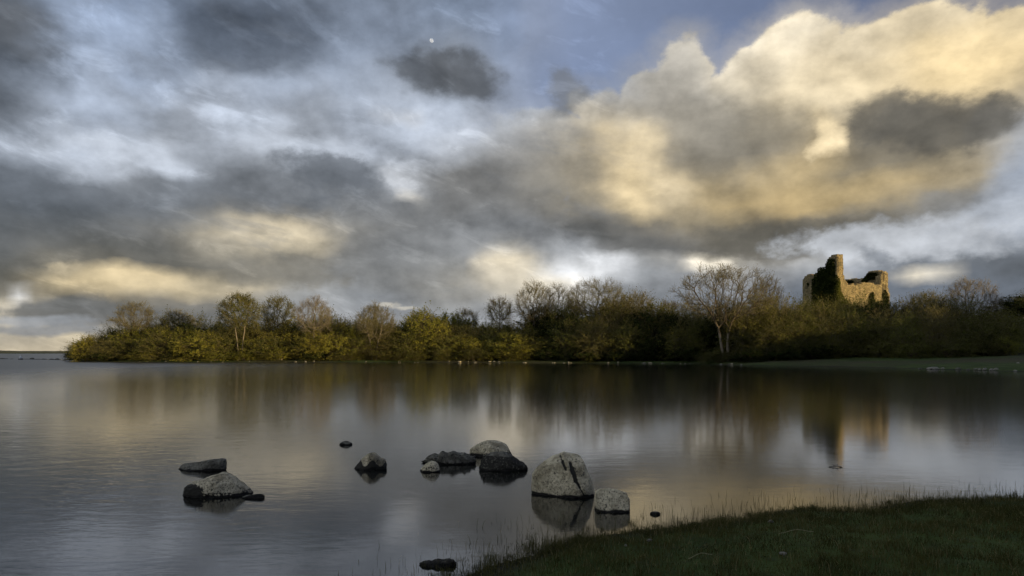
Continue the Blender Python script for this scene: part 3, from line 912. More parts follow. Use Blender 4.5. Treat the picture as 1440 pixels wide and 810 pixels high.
hero('bare_tree', 188, 124, 424, 60, 11, 'pale bare round-headed tree above the sunlit shrubs nearest the left tip of the bank', trunk_h=3.2, n_att=700, bark=BARK_BROWN, leaf=LEAF_BROWN, leaf_n=900, leaf_size=.10, crown_low=.36, flat=.4)
hero('bare_tree', 248, 128, 436, 52, 12, 'thin low bare tree between the round-headed tree and the two leafy-topped trees', trunk_h=3.0, n_att=420, bark=BARK_BROWN, leaf=LEAF_BROWN, leaf_n=600, leaf_size=.10, crown_low=.4)
hero('leafing_tree', 338, 114.5, 412, 62, 13, 'wider, left one of the two leafy-topped trees, with a forked pale trunk', trunk_h=3.4, n_att=620, trunks=2, split_x=.5, bark=BARK_PALE, leaf=LEAF_OLIVE, leaf_n=9000, leaf_size=.17, crown_low=.40)
hero('leafing_tree', 391, 123, 416, 50, 14, 'narrower, right one of the two leafy-topped trees, with brown-green leaf clusters', trunk_h=3.6, n_att=480, bark=BARK_BROWN, leaf=LEAF_OLIVE, leaf_n=6500, leaf_size=.16, crown_low=.42)
hero('bare_tree', 441, 114.5, 418, 54, 15, 'upright pale bare tree with a straight sunlit trunk among the yellow-green shrubs', trunk_h=3.4, n_att=600, bark=BARK_PALE, twig=BARK_PALE, leaf=LEAF_YG, leaf_n=1500, leaf_size=.11, crown_low=.35)
hero('bare_tree', 526, 114, 427, 62, 16, 'sunlit sparse tree with a pale forked trunk, left of the low rounded green thicket', trunk_h=2.6, n_att=560, trunks=2, split_x=.6, bark=BARK_PALE, leaf=LEAF_BROWN, leaf_n=1500, leaf_size=.11, crown_low=.3)
hero('bare_tree', 654, 126, 434, 40, 17, 'small thin bare tree whose twigs just clear the hedge, left of the ivy-choked tree', trunk_h=4.0, n_att=260, bark=BARK_BROWN, leaf=LEAF_BROWN, leaf_n=300, leaf_size=.1, crown_low=.45)
hero('leafing_tree', 703, 116, 420, 38, 18, 'slender dark tree with a tuft of leaves on top and ivy round its middle', trunk_h=5.2, n_att=320, bark=BARK_DARK, twig=TWIG_DARK, leaf=LEAF_OLIVE, leaf_n=2600, leaf_size=.14, crown_low=.55)
hero('bare_tree', 752, 117, 394, 66, 19, 'bare round-crowned tree, left neighbour of the broad domed tree', trunk_h=4.2, n_att=1000, bark=BARK_BROWN, leaf=LEAF_BROWN, leaf_n=2800, leaf_size=.11, crown_low=.33, flat=.35)
hero('bare_tree', 786, 122, 399, 50, 20, 'bare tree half hidden between the round-crowned tree and the broad domed tree', trunk_h=4.2, n_att=620, bark=BARK_BROWN, leaf=LEAF_BROWN, leaf_n=1600, leaf_size=.11, crown_low=.36)
hero('bare_tree', 838, 116, 391, 98, 21, 'broad domed bare tree in the middle of the far bank', trunk_h=4.6, n_att=1900, bark=BARK_DARK, leaf=LEAF_BROWN, leaf_n=7500, leaf_size=.11, crown_low=.36, flat=.45, tw_k=4, shell=.7)
hero('bare_tree', 898, 119, 408, 40, 22, 'narrow twiggy tree leaning against the right flank of the broad domed tree', trunk_h=4.4, n_att=420, bark=BARK_DARK, twig=TWIG, leaf=LEAF_BROWN, leaf_n=1800, leaf_size=.11, crown_low=.4)
hero('bare_tree', 941, 128, 423, 34, 23, 'small dark bare tree peeping over the hedge left of the wide-spreading tree', trunk_h=5.0, n_att=240, bark=BARK_DARK, twig=TWIG_DARK, leaf=LEAF_BROWN, leaf_n=200, leaf_size=.1, crown_low=.5)
hero('bare_tree', 1020, 96.5, 371, 150, 24, 'tall wide-spreading bare tree with twin trunks above the dark hedge left of the castle', trunk_h=4.0, n_att=2000, trunks=2, split_x=.55, lean=-.03, bark=BARK_BROWN, twig=TWIG, leaf=LEAF_BROWN, leaf_n=1600, leaf_size=.085, trunk_bark=BARK_PALE, crown_low=.30, flat=.25, tw_k=3, tw_len=.8, r_tip=.017, shell=.6, rmax=.30)  # paler trunk bark stands in for sunlight on the lower trunks
hero('bare_tree', 1076, 112, 390, 52, 25, 'smaller bare tree behind the right side of the wide-spreading bare tree', trunk_h=5.0, n_att=420, bark=BARK_DARK, twig=TWIG_DARK, leaf=LEAF_BROWN, leaf_n=700, leaf_size=.10, crown_low=.45)
hero('bare_tree', 1302, 112, 411, 52, 26, 'low twiggy tree joined to the left side of the fan-shaped bare tree', trunk_h=4.4, n_att=520, bark=BARK_DARK, twig=TWIG, leaf=LEAF_BROWN, leaf_n=1600, leaf_size=.10, crown_low=.45)
hero('bare_tree', 1362, 105, 390, 84, 27, 'fan-shaped bare tree with many pale upright twigs, right of the castle', trunk_h=2.6, n_att=1200, bark=BARK_BROWN, twig=BARK_PALE, leaf=LEAF_BROWN, leaf_n=900, leaf_size=.09, crown_low=.25, flat=.2, tw_k=4, tw_len=.9)
# the dead pale limbs showing low in the hedge below the fan-shaped tree
for q, (px_, ht, wd, sd, lb) in enumerate(((1308, 3.6, 2.2, 41, 'forked pale dead trunk at the foot of the dark hedge, left of its twin'), (1324, 3.4, 2.4, 42, 'forked pale dead trunk at the foot of the dark hedge, right of its twin'))):
    Y_ = 87.4
    x_ = gX(px_, Y_)
    t_ = grow_tree('dead_tree', (x_, Y_, gz(x_, Y_) - .05), ht, wd, sd, trunk_h=.9, trunks=2, split_x=.5, n_att=46, bark=BARK_BROWN, twig=BARK_BROWN, step=.3, crown_low=.3, tw_k=1, tw_len=.4, rmax=.12)
    tag(t_, lb, 'dead tree')

# shrub kinds
PROTO = {
 'yg1': bush('leafy_shrub', 101, leaf=LEAF_YG, bark=BARK_PALE, sprays=330, per=34, ls=.19),
 'yg2': bush('leafy_shrub', 102, leaf=LEAF_YG, bark=BARK_PALE, sprays=360, per=30, ls=.18, dome=True),
 'ol1': bush('twiggy_shrub', 103, leaf=LEAF_OLIVE, bark=BARK_BROWN, sprays=360, per=26, ls=.17, twiggy=.9),
 'ol2': bush('twiggy_shrub', 104, leaf=LEAF_OLIVE, bark=BARK_BROWN, sprays=400, per=28, ls=.16, twiggy=.7, dome=True),
 'br1': bush('twiggy_shrub', 105, leaf=LEAF_BROWN, bark=BARK_BROWN, sprays=400, per=20, ls=.15, twiggy=1.2),
 'dk1': bush('evergreen_shrub', 106, leaf=LEAF_DARK, bark=BARK_DARK, sprays=330, per=40, ls=.18, twiggy=.3, dome=True),
}
NAMES = {'yg': ('leafy_shrub', 'yellow-green leafy shrub'), 'ol': ('twiggy_shrub', 'olive twiggy shrub'), 'br': ('twiggy_shrub', 'brown budding shrub'), 'dk': ('evergreen_shrub', 'dark evergreen shrub')}
used = set()
HP = np.array([(95, 492), (108, 480), (120, 462), (150, 470), (165, 457), (200, 455), (240, 448), (280, 446), (300, 451), (340, 452), (380, 452), (420, 449), (470, 445), (500, 450), (540, 449), (570, 446), (600, 440), (640, 447),
 (680, 455), (720, 450), (760, 432), (800, 427), (850, 421), (900, 421), (940, 428), (980, 431), (1040, 425), (1080, 419), (1130, 423), (1170, 421), (1200, 420), (1240, 428), (1262, 431), (1290, 421), (1320, 417), (1360, 426), (1400, 431), (1425, 441), (1500, 440), (1600, 436)], float)


def hedge(px):
    return float(np.interp(px, HP[:, 0], HP[:, 1]))


def shore_Y(px):
    """first land distance along the ray of this photo column, beyond the lake"""
    Y = np.arange(50, 200, .5)
    d = lake_dist(np.stack([(px - 720) / F * Y, Y], 1))
    k = np.where(d > 0)[0]
    k = [q for q in k if Y[q] > 52]
    return float(Y[k[0]]) if len(k) else 130.0


tbl = {}
for c in COL.objects:
    if c.parent is not None:
        tbl.setdefault(c.parent.name, []).append(c)


def put_bush(key, px, Y, h, w, rz, label, group=None):
    p = PROTO[key]
    if key in used:
        o = copy_tree(p, None, tbl)
    else:
        o = p; used.add(key)
    x = gX(px, Y)
    o.location = (x, Y, gz(x, Y) - .1)
    o.rotation_euler = (0, 0, rz)
    o.scale = (w / 6.0, w / 6.0, h / 6.0)
    for k_ in ('label', 'category', 'group'):
        if k_ in o: del o[k_]
    return tag(o, label, 'shrub', group)


ORD = ['', 'second ', 'third ', 'fourth ', 'fifth ', 'sixth ', 'seventh ', 'eighth ', 'ninth ', 'tenth ', 'eleventh ', 'twelfth ', '13th ', '14th ', '15th ', '16th ', '17th ', '18th ', '19th ', '20th ', '21st ', '22nd ', '23rd ', '24th ', '25th ', '26th ', '27th ', '28th ', '29th ']
g = np.random.default_rng(77)
MARKS = [(120, 'at the left tip of the far bank'), (188, 'by the round-headed bare tree'), (248, 'by the thin low bare tree'), (338, 'by the wider leafy-topped tree'), (391, 'by the narrower leafy-topped tree'), (441, 'by the upright pale tree'), (526, 'by the sparse forked tree'),
 (600, 'in the low rounded thicket'), (654, 'by the small thin bare tree'), (703, 'by the ivy-choked tree'), (752, 'under the round-crowned bare tree'), (838, 'under the broad domed tree'), (898, 'right of the broad domed tree'), (960, 'left of the wide-spreading tree'), (1024, 'at the wide-spreading tree'),
 (1085, 'between the wide-spreading tree and the castle'), (1150, 'below the ivied castle tower'), (1212, 'below the lit castle wall'), (1262, 'just right of the castle'), (1310, 'around the pale dead trunks'), (1362, 'under the fan-shaped bare tree'), (1415, 'beside the green slope')]
plan = []
for row, (inl, step_, x0, frac) in enumerate(((4.6, 40, 122, .64), (8.0, 42, 140, .82), (12.0, 44, 152, .98), (18.0, 46, 176, 1.0))):
    px = x0
    while px < 1418:
        plan.append((row, px + g.uniform(-8, 8), inl + g.uniform(-.8, 1.2), frac * g.uniform(.9, 1.04) if row < 2 else g.uniform(.97, 1.02)))
        px += step_ * g.uniform(.85, 1.15)
seen = {}
for row, px, inl, frac in plan:
    sy = shore_Y(px)
    if px > 1050:
        sy = max(sy, float(np.interp(px, (1050, 1120, 1200, 1300, 1420), (88, 91, 92, 84, 84))))
    Y = sy + inl
    if (px > 1380 and row == 0) or (1296 < px < 1334 and row == 0) or (abs(px - 1018) < 20 and row == 0):
        continue
    if px < 640 and row < 2 and min(abs(px - q) for q in (338, 441, 526)) < 12:
        px += 17
    x = gX(px, Y)
    z = gz(x, Y)
    h = max(1.6, (zpix(hedge(px), Y) - z) * frac)
    if px < 640:  # sunlit stretch gets yellower leaf kinds, light put into leaf colour
        key = g.choice(['yg1', 'yg2', 'ol1', 'br1', 'ol2'], p=[.34, .28, .14, .12, .12] if row < 2 else [.15, .15, .3, .2, .2])
    elif px < 760:
        key = g.choice(['yg1', 'ol1', 'ol2', 'dk1', 'br1'], p=[.2, .3, .25, .1, .15])
    else:  # shaded stretch gets darker leaf kinds, shade put into leaf colour
        key = g.choice(['yg2', 'ol1', 'ol2', 'dk1', 'br1'], p=[.06, .28, .28, .16, .22] if row < 2 else [.0, .25, .4, .05, .3])
    key = str(key)
    w = 66 / F * Y * g.uniform(.9, 1.15)
    mk = min(MARKS, key=lambda m_: abs(m_[0] - px))[1]
    rw = ('in the front row', 'in the middle row', 'in the hedge top', 'in the rear row')[row]
    nm = NAMES[key[:2]][1]
    base = f'{nm} {rw}, {mk}'
    seen.setdefault(base, []).append((key, px, Y, h, w, g.uniform(0, 6.28)))
    if px < 132:   # the shrub at the very tip leans out over the water
        pass
for base, L_ in seen.items():
    L_.sort(key=lambda q: q[1])
    for n_, q in enumerate(L_):
        lab = base
        if len(L_) > 1:
            if len(L_) == 2:
                lab = ('left-hand ' if n_ == 0 else 'right-hand ') + base
            else:
                lab = ORD[n_] + 'from left, ' + base if n_ else 'leftmost ' + base
        put_bush(*q, lab, 'shrubs of the far bank')
put_bush('yg1', 121, 124, 4.4, 4.6, .3, 'yellow-green shrub at the very tip of the far bank, next to the low rocks', 'shrubs of the far bank')
put_bush('yg2', 600, 118, zpix(440, 118) - gz(gX(600, 118), 118), 10.0, 1.3, 'broad rounded green thicket between the sparse forked tree and the small thin bare tree', 'shrubs of the far bank')
put_bush('dk1', 1262, 120, zpix(429, 120) - gz(gX(1262, 120), 120), 5.0, 2.2, 'small dark rounded treetop just right of the castle wall', 'shrubs of the far bank')
put_bush('yg1', 1412, 87, 2.2, 3.4, 2.0, 'low yellowish bush lit by the sun at the edge of the green slope', 'shrubs of the far bank')
put_bush('dk1', 1432, 150, 4.8, 12, .5, 'dark hedge clump on top of the green slope, below the farmhouse roof', 'shrubs of the far bank')
put_bush('ol1', 1450, 146, 6.0, 8, 1.5, 'brownish tree clump at the right edge of the picture, above the green slope', 'shrubs of the far bank')
for q, (px, Y, h, w) in enumerate(((1500, 128, 7, 9), (1560, 120, 6.5, 9), (1630, 118, 7.5, 10))):
    put_bush('ol2', px, Y, h, w, q * 1.7, 'olive shrub on the slope past the right edge of the picture', 'shrubs past the right edge')
# low scrub closing the foot of the hedge
plan2 = []
px = 110
while px < 1400:
    plan2.append(px); px += g.uniform(40, 56)
for n_, px in enumerate(plan2):
    sy = shore_Y(px)
    if px > 1050:
        sy = max(sy, float(np.interp(px, (1050, 1120, 1200, 1300, 1420), (88, 91, 92, 84, 84))))
    key = 'yg2' if px < 640 and g.uniform() < .5 else ('dk1' if g.uniform() < .45 else 'ol1')  # yellower scrub only along the sunlit stretch, as in the hedge above
    mk = min(MARKS, key=lambda m_: abs(m_[0] - px))[1]
    put_bush(key, px, sy + g.uniform(2.8, 3.6), g.uniform(1.5, 2.4), g.uniform(4.5, 6.5), g.uniform(0, 6), f'low {NAMES[key[:2]][1]}, {ORD[n_] or "first "}from left along the hedge foot', 'low scrub at the foot of the hedge')

# ------------------------------------------------------------------ ruined castle
m_stone, N = new_mat('castle_masonry')
oc = N.n.new('ShaderNodeTexCoord').outputs['Object']
cell = N.n.new('ShaderNodeTexVoronoi'); N.put(cell.inputs['Vector'], N.v('MULTIPLY', N.v('ADD', oc, N.v('SCALE', N.noise(oc, 3.0, 2, color=True), None, .25)), (1, 1, 1.7))); cell.inputs['Scale'].default_value = 2.1
edge = N.voro(N.v('MULTIPLY', oc, (1, 1, 1.7)), 2.1, 'DISTANCE_TO_EDGE')
rv = N.sep(cell.outputs['Color'])[0]
c = N.mix(rv, (.26, .20, .095), (.50, .395, .195))
c = N.mix(N.rng(edge, .09, .01), c, (.13, .105, .07))
c = N.mix(N.rng(N.noise(oc, .55, 5, .6), .52, .7, 0, .75), c, (.13, .12, .07))
c = N.mix(N.rng(N.noise(oc, 5.0, 4, .6), .58, .68, 0, .8), c, (.07, .06, .04))
N.put(N.bsdf.inputs['Base Color'], c); N.bsdf.inputs['Roughness'].default_value = .95
bump(N, N.m('MULTIPLY_ADD', N.rng(edge, 0, .12), .6, N.noise(oc, 4.0, 5, .65)), .9, .22)

CZ = 5.6
cas = empty('castle_ruin', (69.5, 146.0, CZ - .6))
tag(cas, 'ruined stone castle with an ivied tower and golden sunlit wall', 'castle')


def wall_part(name, p, az, prof, thick, holes=(), res=.34, seed=1, face=None):
    """masonry wall from point p (local) along azimuth az, body to the LEFT or RIGHT (face=+1/-1); prof: (s, height)"""
    d = np.array([math.sin(rad(az)), math.cos(rad(az))]); nrm = np.array([d[1], -d[0]]) * face
    prof = np.array(prof, float)
    L = prof[-1, 0]
    ns = int(L / res) + 1
    s = np.linspace(0, L, ns + 1)
    sc = (s[:-1] + s[1:]) / 2
    H = np.interp(sc, prof[:, 0], prof[:, 1]) + .28 * vnoise(np.stack([sc, sc * 0 + seed], 1), 1.1, 3, seed)
    nz = np.maximum(1, np.round((H + .6) / res).astype(int))
    V, Q = [], []
    idx = {}

    def vid(i, k, side):
        key = (i, k, side)
        if key not in idx:
            idx[key] = len(V)
            z = k * res
            j = vnoise(np.array([[i * res * 1.0, k * res, side * 7.0 + seed]]), .9, 3, seed)[0]
            off = (0 if side == 0 else thick) + (j * .16 if side == 0 else j * .2)
            a = vnoise(np.array([[i * 1.7, k * 1.3, side * 3 + seed]]), 1.0, 2, seed + 3)[0]
            ss = s[i] + a * .10; zz_ = z + a * .10
            q = np.array(p[:2]) + d * ss - nrm * off
            V.append((q[0], q[1], zz_))
        return idx[key]
    ink = lambda i, k: 0 <= i < ns and 0 <= k < nz[i] and not any((sc[i] - hs) ** 2 / hw ** 2 + (k * res + res / 2 - hz) ** 2 / hh ** 2 < 1 for hs, hz, hw, hh in holes)
    for i in range(ns):
        for k in range(nz[i]):
            if not ink(i, k):
                continue
            Q.append((vid(i, k, 0), vid(i + 1, k, 0), vid(i + 1, k + 1, 0), vid(i, k + 1, 0)))
            Q.append((vid(i, k, 1), vid(i, k + 1, 1), vid(i + 1, k + 1, 1), vid(i + 1, k, 1)))
            if not ink(i - 1, k): Q.append((vid(i, k, 0), vid(i, k + 1, 0), vid(i, k + 1, 1), vid(i, k, 1)))
            if not ink(i + 1, k): Q.append((vid(i + 1, k, 0), vid(i + 1, k, 1), vid(i + 1, k + 1, 1), vid(i + 1, k + 1, 0)))
            if not ink(i, k + 1): Q.append((vid(i, k + 1, 0), vid(i + 1, k + 1, 0), vid(i + 1, k + 1, 1), vid(i, k + 1, 1)))
            if not ink(i, k - 1): Q.append((vid(i, k, 0), vid(i, k, 1), vid(i + 1, k, 1), vid(i + 1, k, 0)))
    o = mesh(name, V, [Q], m_stone, cas)
    return o, (d, nrm, np.array(p[:2], float))


def hz(py, D):     # height over the castle base of a photo row at distance D
    return zpix(py, D) - CZ + .6


# W1: the dark ivied tower face (outward normal az 250), from the near corner towards the left and back
w1 = [(0, hz(361.5, 146)), (.7, hz(362.5, 146)), (1.5, hz(364, 147)), (2.2, hz(366.5, 147.5)), (2.6, hz(368, 148)), (2.72, hz(380.5, 148)), (4.2, hz(381, 149)), (5.1, hz(383, 150)), (5.6, hz(389.5, 150.5)), (6.6, hz(391.5, 151)), (7.4, hz(390, 152)), (8.4, hz(389.8, 153)), (9.0, hz(391.5, 153.5)), (9.6, hz(394, 154)), (9.9, hz(400, 154))]
W1, f1 = wall_part('tower_wall', (0, 0), 340, w1, 1.7, holes=((9.35, hz(406, 153.5), .38, .45), (9.9, hz(411, 153.5), .35, .5)), seed=2, face=-1)
# W2: the golden wall (outward normal az 160) from the corner to the right and back, starting at the tower quoin
w2 = [(0, hz(361.5, 146)), (.35, hz(362, 146)), (.8, hz(365, 146)), (1.15, hz(373, 146.5)), (1.3, hz(386, 146.5)), (1.8, hz(390, 147)), (2.1, hz(396, 147)), (2.6, hz(400, 147)), (3.0, hz(403.5, 147.5)), (5, hz(404, 148)), (7.5, hz(402, 149)), (9, hz(402.5, 149.5)), (11, hz(403, 150)), (12.2, hz(404, 150.5)), (12.5, hz(402, 150.5)), (12.7, hz(388, 151)), (13.3, hz(386, 151)), (14.0, hz(387, 151)), (14.4, hz(392, 151)), (14.5, hz(397, 151))]
W2, f2 = wall_part('sunlit_wall', (0, 0), 70, w2, 1.6, seed=5, face=1)
e2 = (14.5 * math.sin(rad(70)), 14.5 * math.cos(rad(70)))
w3 = [(0, hz(387, 151)), (1.5, hz(385.5, 152)), (3.2, hz(385.5, 154)), (3.9, hz(387, 155)), (4.4, hz(391, 155.5)), (5.2, hz(395.5, 156)), (7, hz(397, 158)), (9.9, hz(398, 160))]
W3, f3_ = wall_part('end_wall', e2, 340, w3, 1.5, seed=8, face=1)
p4 = (9.9 * math.sin(rad(340)), 9.9 * math.cos(rad(340)))
w4 = [(0, hz(400, 155)), (3, hz(402, 156)), (5, hz(399.5, 157)), (8, hz(400.5, 158)), (11, hz(398, 159)), (14.5, hz(397, 160))]
W4, f4 = wall_part('back_wall', p4, 70, w4, 1.6, seed=11, face=-1)
# broken corner turret stub carrying the tower top and a lower buttress at the right end
B1, _ = wall_part('corner_buttress', (e2[0] - .7, e2[1] - .25), 70, [(0, hz(401, 151)), (.7, hz(405, 151)), (1.1, hz(414, 151)), (1.3, hz(425, 151))], 1.4, seed=14, face=1)


def ivy_patch(name, frame, blobs, n, seed, parent, size=.26, mat=None, depth=.35):
    """leaf masses hugging a wall face: blobs are (s, z, rs, rz)"""
    g = np.random.default_rng(seed)
    d, nrm, p = frame
    C = []
    tot = sum(b[2] * b[3] for b in blobs)
    for s_, z_, rs, rz in blobs:
        k = int(n * rs * rz / tot)
        a = g.uniform(0, 2 * PI, k); r = np.sqrt(g.uniform(0, 1, k))
        ss = s_ + rs * r * np.cos(a) * (1 + .2 * np.sin(a * 3 + s_)); zz_ = z_ + rz * r * np.sin(a)
        th = (1 - r ** 2) ** .5 * depth + .12
        off = g.uniform(-.25, 1, k) * th * (1 + .5 * vnoise(np.stack([ss, zz_], 1), 1.3, 2, seed))
        q = p[None] + d[None] * ss[:, None] + nrm[None] * off[:, None]
        C.append(np.column_stack([q, zz_]))
    C = np.concatenate(C)
    V, Fq = leaf_quads(C, size, g, up=.6, aspect=.8)
    return mesh(name, V, Fq, mat or IVY, parent)


b = []
for s_, y0, y1, rs in ((.5, 392, 440, .9), (1.6, 378, 440, 1.2), (3.0, 381, 440, 1.3), (4.3, 381, 440, 1.3), (5.3, 384, 440, 1.0), (6.2, 396, 440, .7), (2.0, 367, 385, .8), (1.0, 372, 392, .7)):
    z0, z1 = hz(y1, 149), hz(y0, 149)
    z = z0
    while z < z1 + .2:
        b.append((s_, z, rs, 1.1)); z += 1.0
ivy_patch('ivy', f1, b, 30000, 61, W1, depth=.6)
b = [(.3, hz(412, 146), .7, 2.4), (.9, hz(424, 146), 1.0, 2.2), (.5, hz(402, 146), .35, 1.8), (2.2, hz(428, 147), 1.2, 1.2)]
ivy_patch('ivy', f2, b, 5200, 62, W2, mat=LEAF_OLIVE, depth=.25, size=.2)
b = [(13.6, hz(420, 151), .9, 1.9), (13.9, hz(430, 151), 1.1, 2.2), (12.4, hz(432, 151), 1.4, 1.4), (9.6, hz(421, 150), .9, 1.3), (9.8, hz(428, 150), 1.4, 1.2), (10.0, hz(415, 150), .5, .6)]
ivy_patch('ivy', f2, b, 5600, 63, W2, mat=LEAF_DARK, depth=.25, size=.2)
# ivy growing along the wall heads
b = [(s_, float(np.interp(s_, [q[0] for q in w2], [q[1] for q in w2])) + .1, .55, .32) for s_ in np.arange(3.2, 12.4, .5)]
ivy_patch('ivy', (f2[0], -f2[1], f2[2] - f2[1] * 1.3), b, 3800, 64, W2, depth=.3)
b = [(s_, float(np.interp(s_, [q[0] for q in w4], [q[1] for q in w4])) - .1, .6, .45) for s_ in np.arange(.3, 14.4, .5)]
ivy_patch('ivy', (f4[0], -f4[1], f4[2] + f4[1] * -1.6), b, 6000, 65, W4, depth=.4)
b = [(s_, float(np.interp(s_, [q[0] for q in w3], [q[1] for q in w3])) - .5, .6, .8) for s_ in np.arange(1.4, 5.2, .4)]
ivy_patch('ivy', (f3_[0], -f3_[1], f3_[2] - f3_[1] * 1.5), b, 3600, 66, W3, depth=.3)
b = [(14.6, hz(410, 151), .3, .7), (14.7, hz(407, 151), .25, .4)]
ivy_patch('ivy', (f2[0], f2[1], f2[2] - f2[1] * .8), b, 420, 67, W2, depth=.4, size=.2)

# ------------------------------------------------------------------ farmhouse far up the slope
m_wall, N = new_mat('whitewashed_wall'); N.bsdf.inputs['Base Color'].default_value = (.55, .53, .47, 1); N.bsdf.inputs['Roughness'].default_value = .9
m_roof, N = new_mat('pale_roof_sheet')
oc = N.n.new('ShaderNodeTexCoord').outputs['Object']
N.put(N.bsdf.inputs['Base Color'], N.mix(N.rng(N.noise(oc, 1.2, 4), .4, .6), (.42, .41, .38), (.55, .53, .49))); N.bsdf.inputs['Roughness'].default_value = .7
m_dark, N = new_mat('dark_window_glass'); N.bsdf.inputs['Base Color'].default_value = (.02, .02, .025, 1); N.bsdf.inputs['Roughness'].default_value = .15
Yh = 225.0; xh = gX(1427, Yh); zh = zpix(443.5, Yh) - 5.2
farm = empty('farmhouse', (xh, Yh, zh), rad(12))
tag(farm, 'small distant farmhouse with a pale roof, just showing over the hedge at the far right', 'house')


def box(x0, x1, y0, y1, z0, z1):
    V = [(x, y, z) for z in (z0, z1) for y in (y0, y1) for x in (x0, x1)]
    Q = [(0, 2, 3, 1), (4, 5, 7, 6), (0, 1, 5, 4), (2, 6, 7, 3), (0, 4, 6, 2), (1, 3, 7, 5)]
    return V, Q


V, Q = box(-5, 5, -3, 3, -1.5, 3.0)
V += [(-5, 0, 5.0), (5, 0, 5.0)]
wl = mesh('wall', V, [Q, [(4, 6, 8), (5, 9, 7)]], m_wall, farm)
V = [(-5.4, -3.5, 2.85), (5.4, -3.5, 2.85), (5.4, 0, 5.25), (-5.4, 0, 5.25), (5.4, 3.5, 2.85), (-5.4, 3.5, 2.85), (-5.4, -3.5, 2.7), (5.4, -3.5, 2.7), (5.4, 0, 5.1), (-5.4, 0, 5.1), (5.4, 3.5, 2.7), (-5.4, 3.5, 2.7)]
rf = mesh('roof', V, [[(0, 1, 2, 3), (3, 2, 4, 5), (7, 6, 9, 8), (8, 9, 11, 10), (0, 6, 7, 1), (5, 4, 10, 11), (1, 7, 8, 2), (2, 8, 10, 4), (0, 3, 9, 6), (3, 5, 11, 9)]], m_roof, farm)
for x in (-4.4, 4.4):
    V, Q = box(x - .4, x + .4, -.35, .35, 4.7, 6.1); mesh('chimney', V, [Q], m_wall, rf)
for x in (-3, 0, 3):
    V, Q = box(x - .45, x + .45, -3.06, -2.9, 1.0, 2.3); mesh('window', V, [Q], m_dark, farm)

# ------------------------------------------------------------------ boulders
def rock_mat(name, pale1, pale2, spots=.5, dark=(.030, .028, .022)):
    m, N = new_mat(name)
    geo = N.n.new('ShaderNodeNewGeometry').outputs['Position']
    at = N.n.new('ShaderNodeAttribute'); at.attribute_name = 'dark_mask'  # per-vertex mask for the darker surface tone
    n1 = N.noise(geo, 5.0, 6, .62); n2 = N.noise(geo, 38.0, 5, .65)
    c = N.mix(N.rng(n1, .30, .60), pale1, pale2)
    c = N.mix(N.rng(n2, .3, .7, 0, .6), c, tuple(v * .5 for v in pale1))
    v = N.voro(N.v('ADD', geo, N.v('SCALE', N.noise(geo, 30, 2, color=True), None, .03)), 52.0)
    sp = N.m('MULTIPLY', N.rng(v, .34, .16), N.rng(N.m('ADD', N.noise(geo, 9.0, 3, .5), N.rng(N.sep(geo)[2], .02, .36, .14, -.10, smooth=False)), .60 - spots * .20, .70 - spots * .20))
    c = N.mix(sp, c, dark)
    pit = N.m('MULTIPLY', N.rng(N.noise(geo, 26.0, 4, .6, 1.2), .59 - .03 * spots, .66 - .03 * spots), N.rng(N.noise(geo, 6.0, 3, .5), .42, .56))
    c = N.mix(pit, c, dark)
    c = N.mix(N.rng(N.m('MULTIPLY_ADD', N.m('SUBTRACT', n2, .5), 1.1, at.outputs['Fac']), .42, .56), c, dark)
    z = N.sep(geo)[2]
    c = N.mix(N.rng(N.m('MULTIPLY_ADD', N.m('SUBTRACT', n1, .5), .10, z), .034, .018), c, (.012, .011, .009))
    N.put(N.bsdf.inputs['Base Color'], c)
    N.put(N.bsdf.inputs['Roughness'], .85)
    N.bsdf.inputs['Specular IOR Level'].default_value = .3
    bump(N, N.m('ADD', N.m('MULTIPLY', n2, .6), N.m('MULTIPLY', sp, -.5)), 1.0, .022)
    return m


R_PALE = rock_mat('lichened_granite', (.29, .245, .150), (.80, .715, .50), .8)
R_SPOT = rock_mat('spotted_limestone', (.27, .23, .145), (.76, .68, .48), 1.0)
R_CHIP = rock_mat('dull_stone_chip', (.16, .15, .12), (.30, .28, .23), .8)
R_DARK = rock_mat('wet_dark_rock', (.075, .070, .055), (.26, .25, .20), .9)

_bm = bmesh.new(); bmesh.ops.create_icosphere(_bm, subdivisions=6, radius=1.0)
ICO = np.array([v.co[:] for v in _bm.verts]); ICOF = np.array([[v.index for v in f.verts] for f in _bm.faces]); _bm.free()
_bm = bmesh.new(); bmesh.ops.create_icosphere(_bm, subdivisions=3, radius=1.0)
ICO3 = np.array([v.co[:] for v in _bm.verts]); ICO3F = np.array([[v.index for v in f.verts] for f in _bm.faces]); _bm.free()


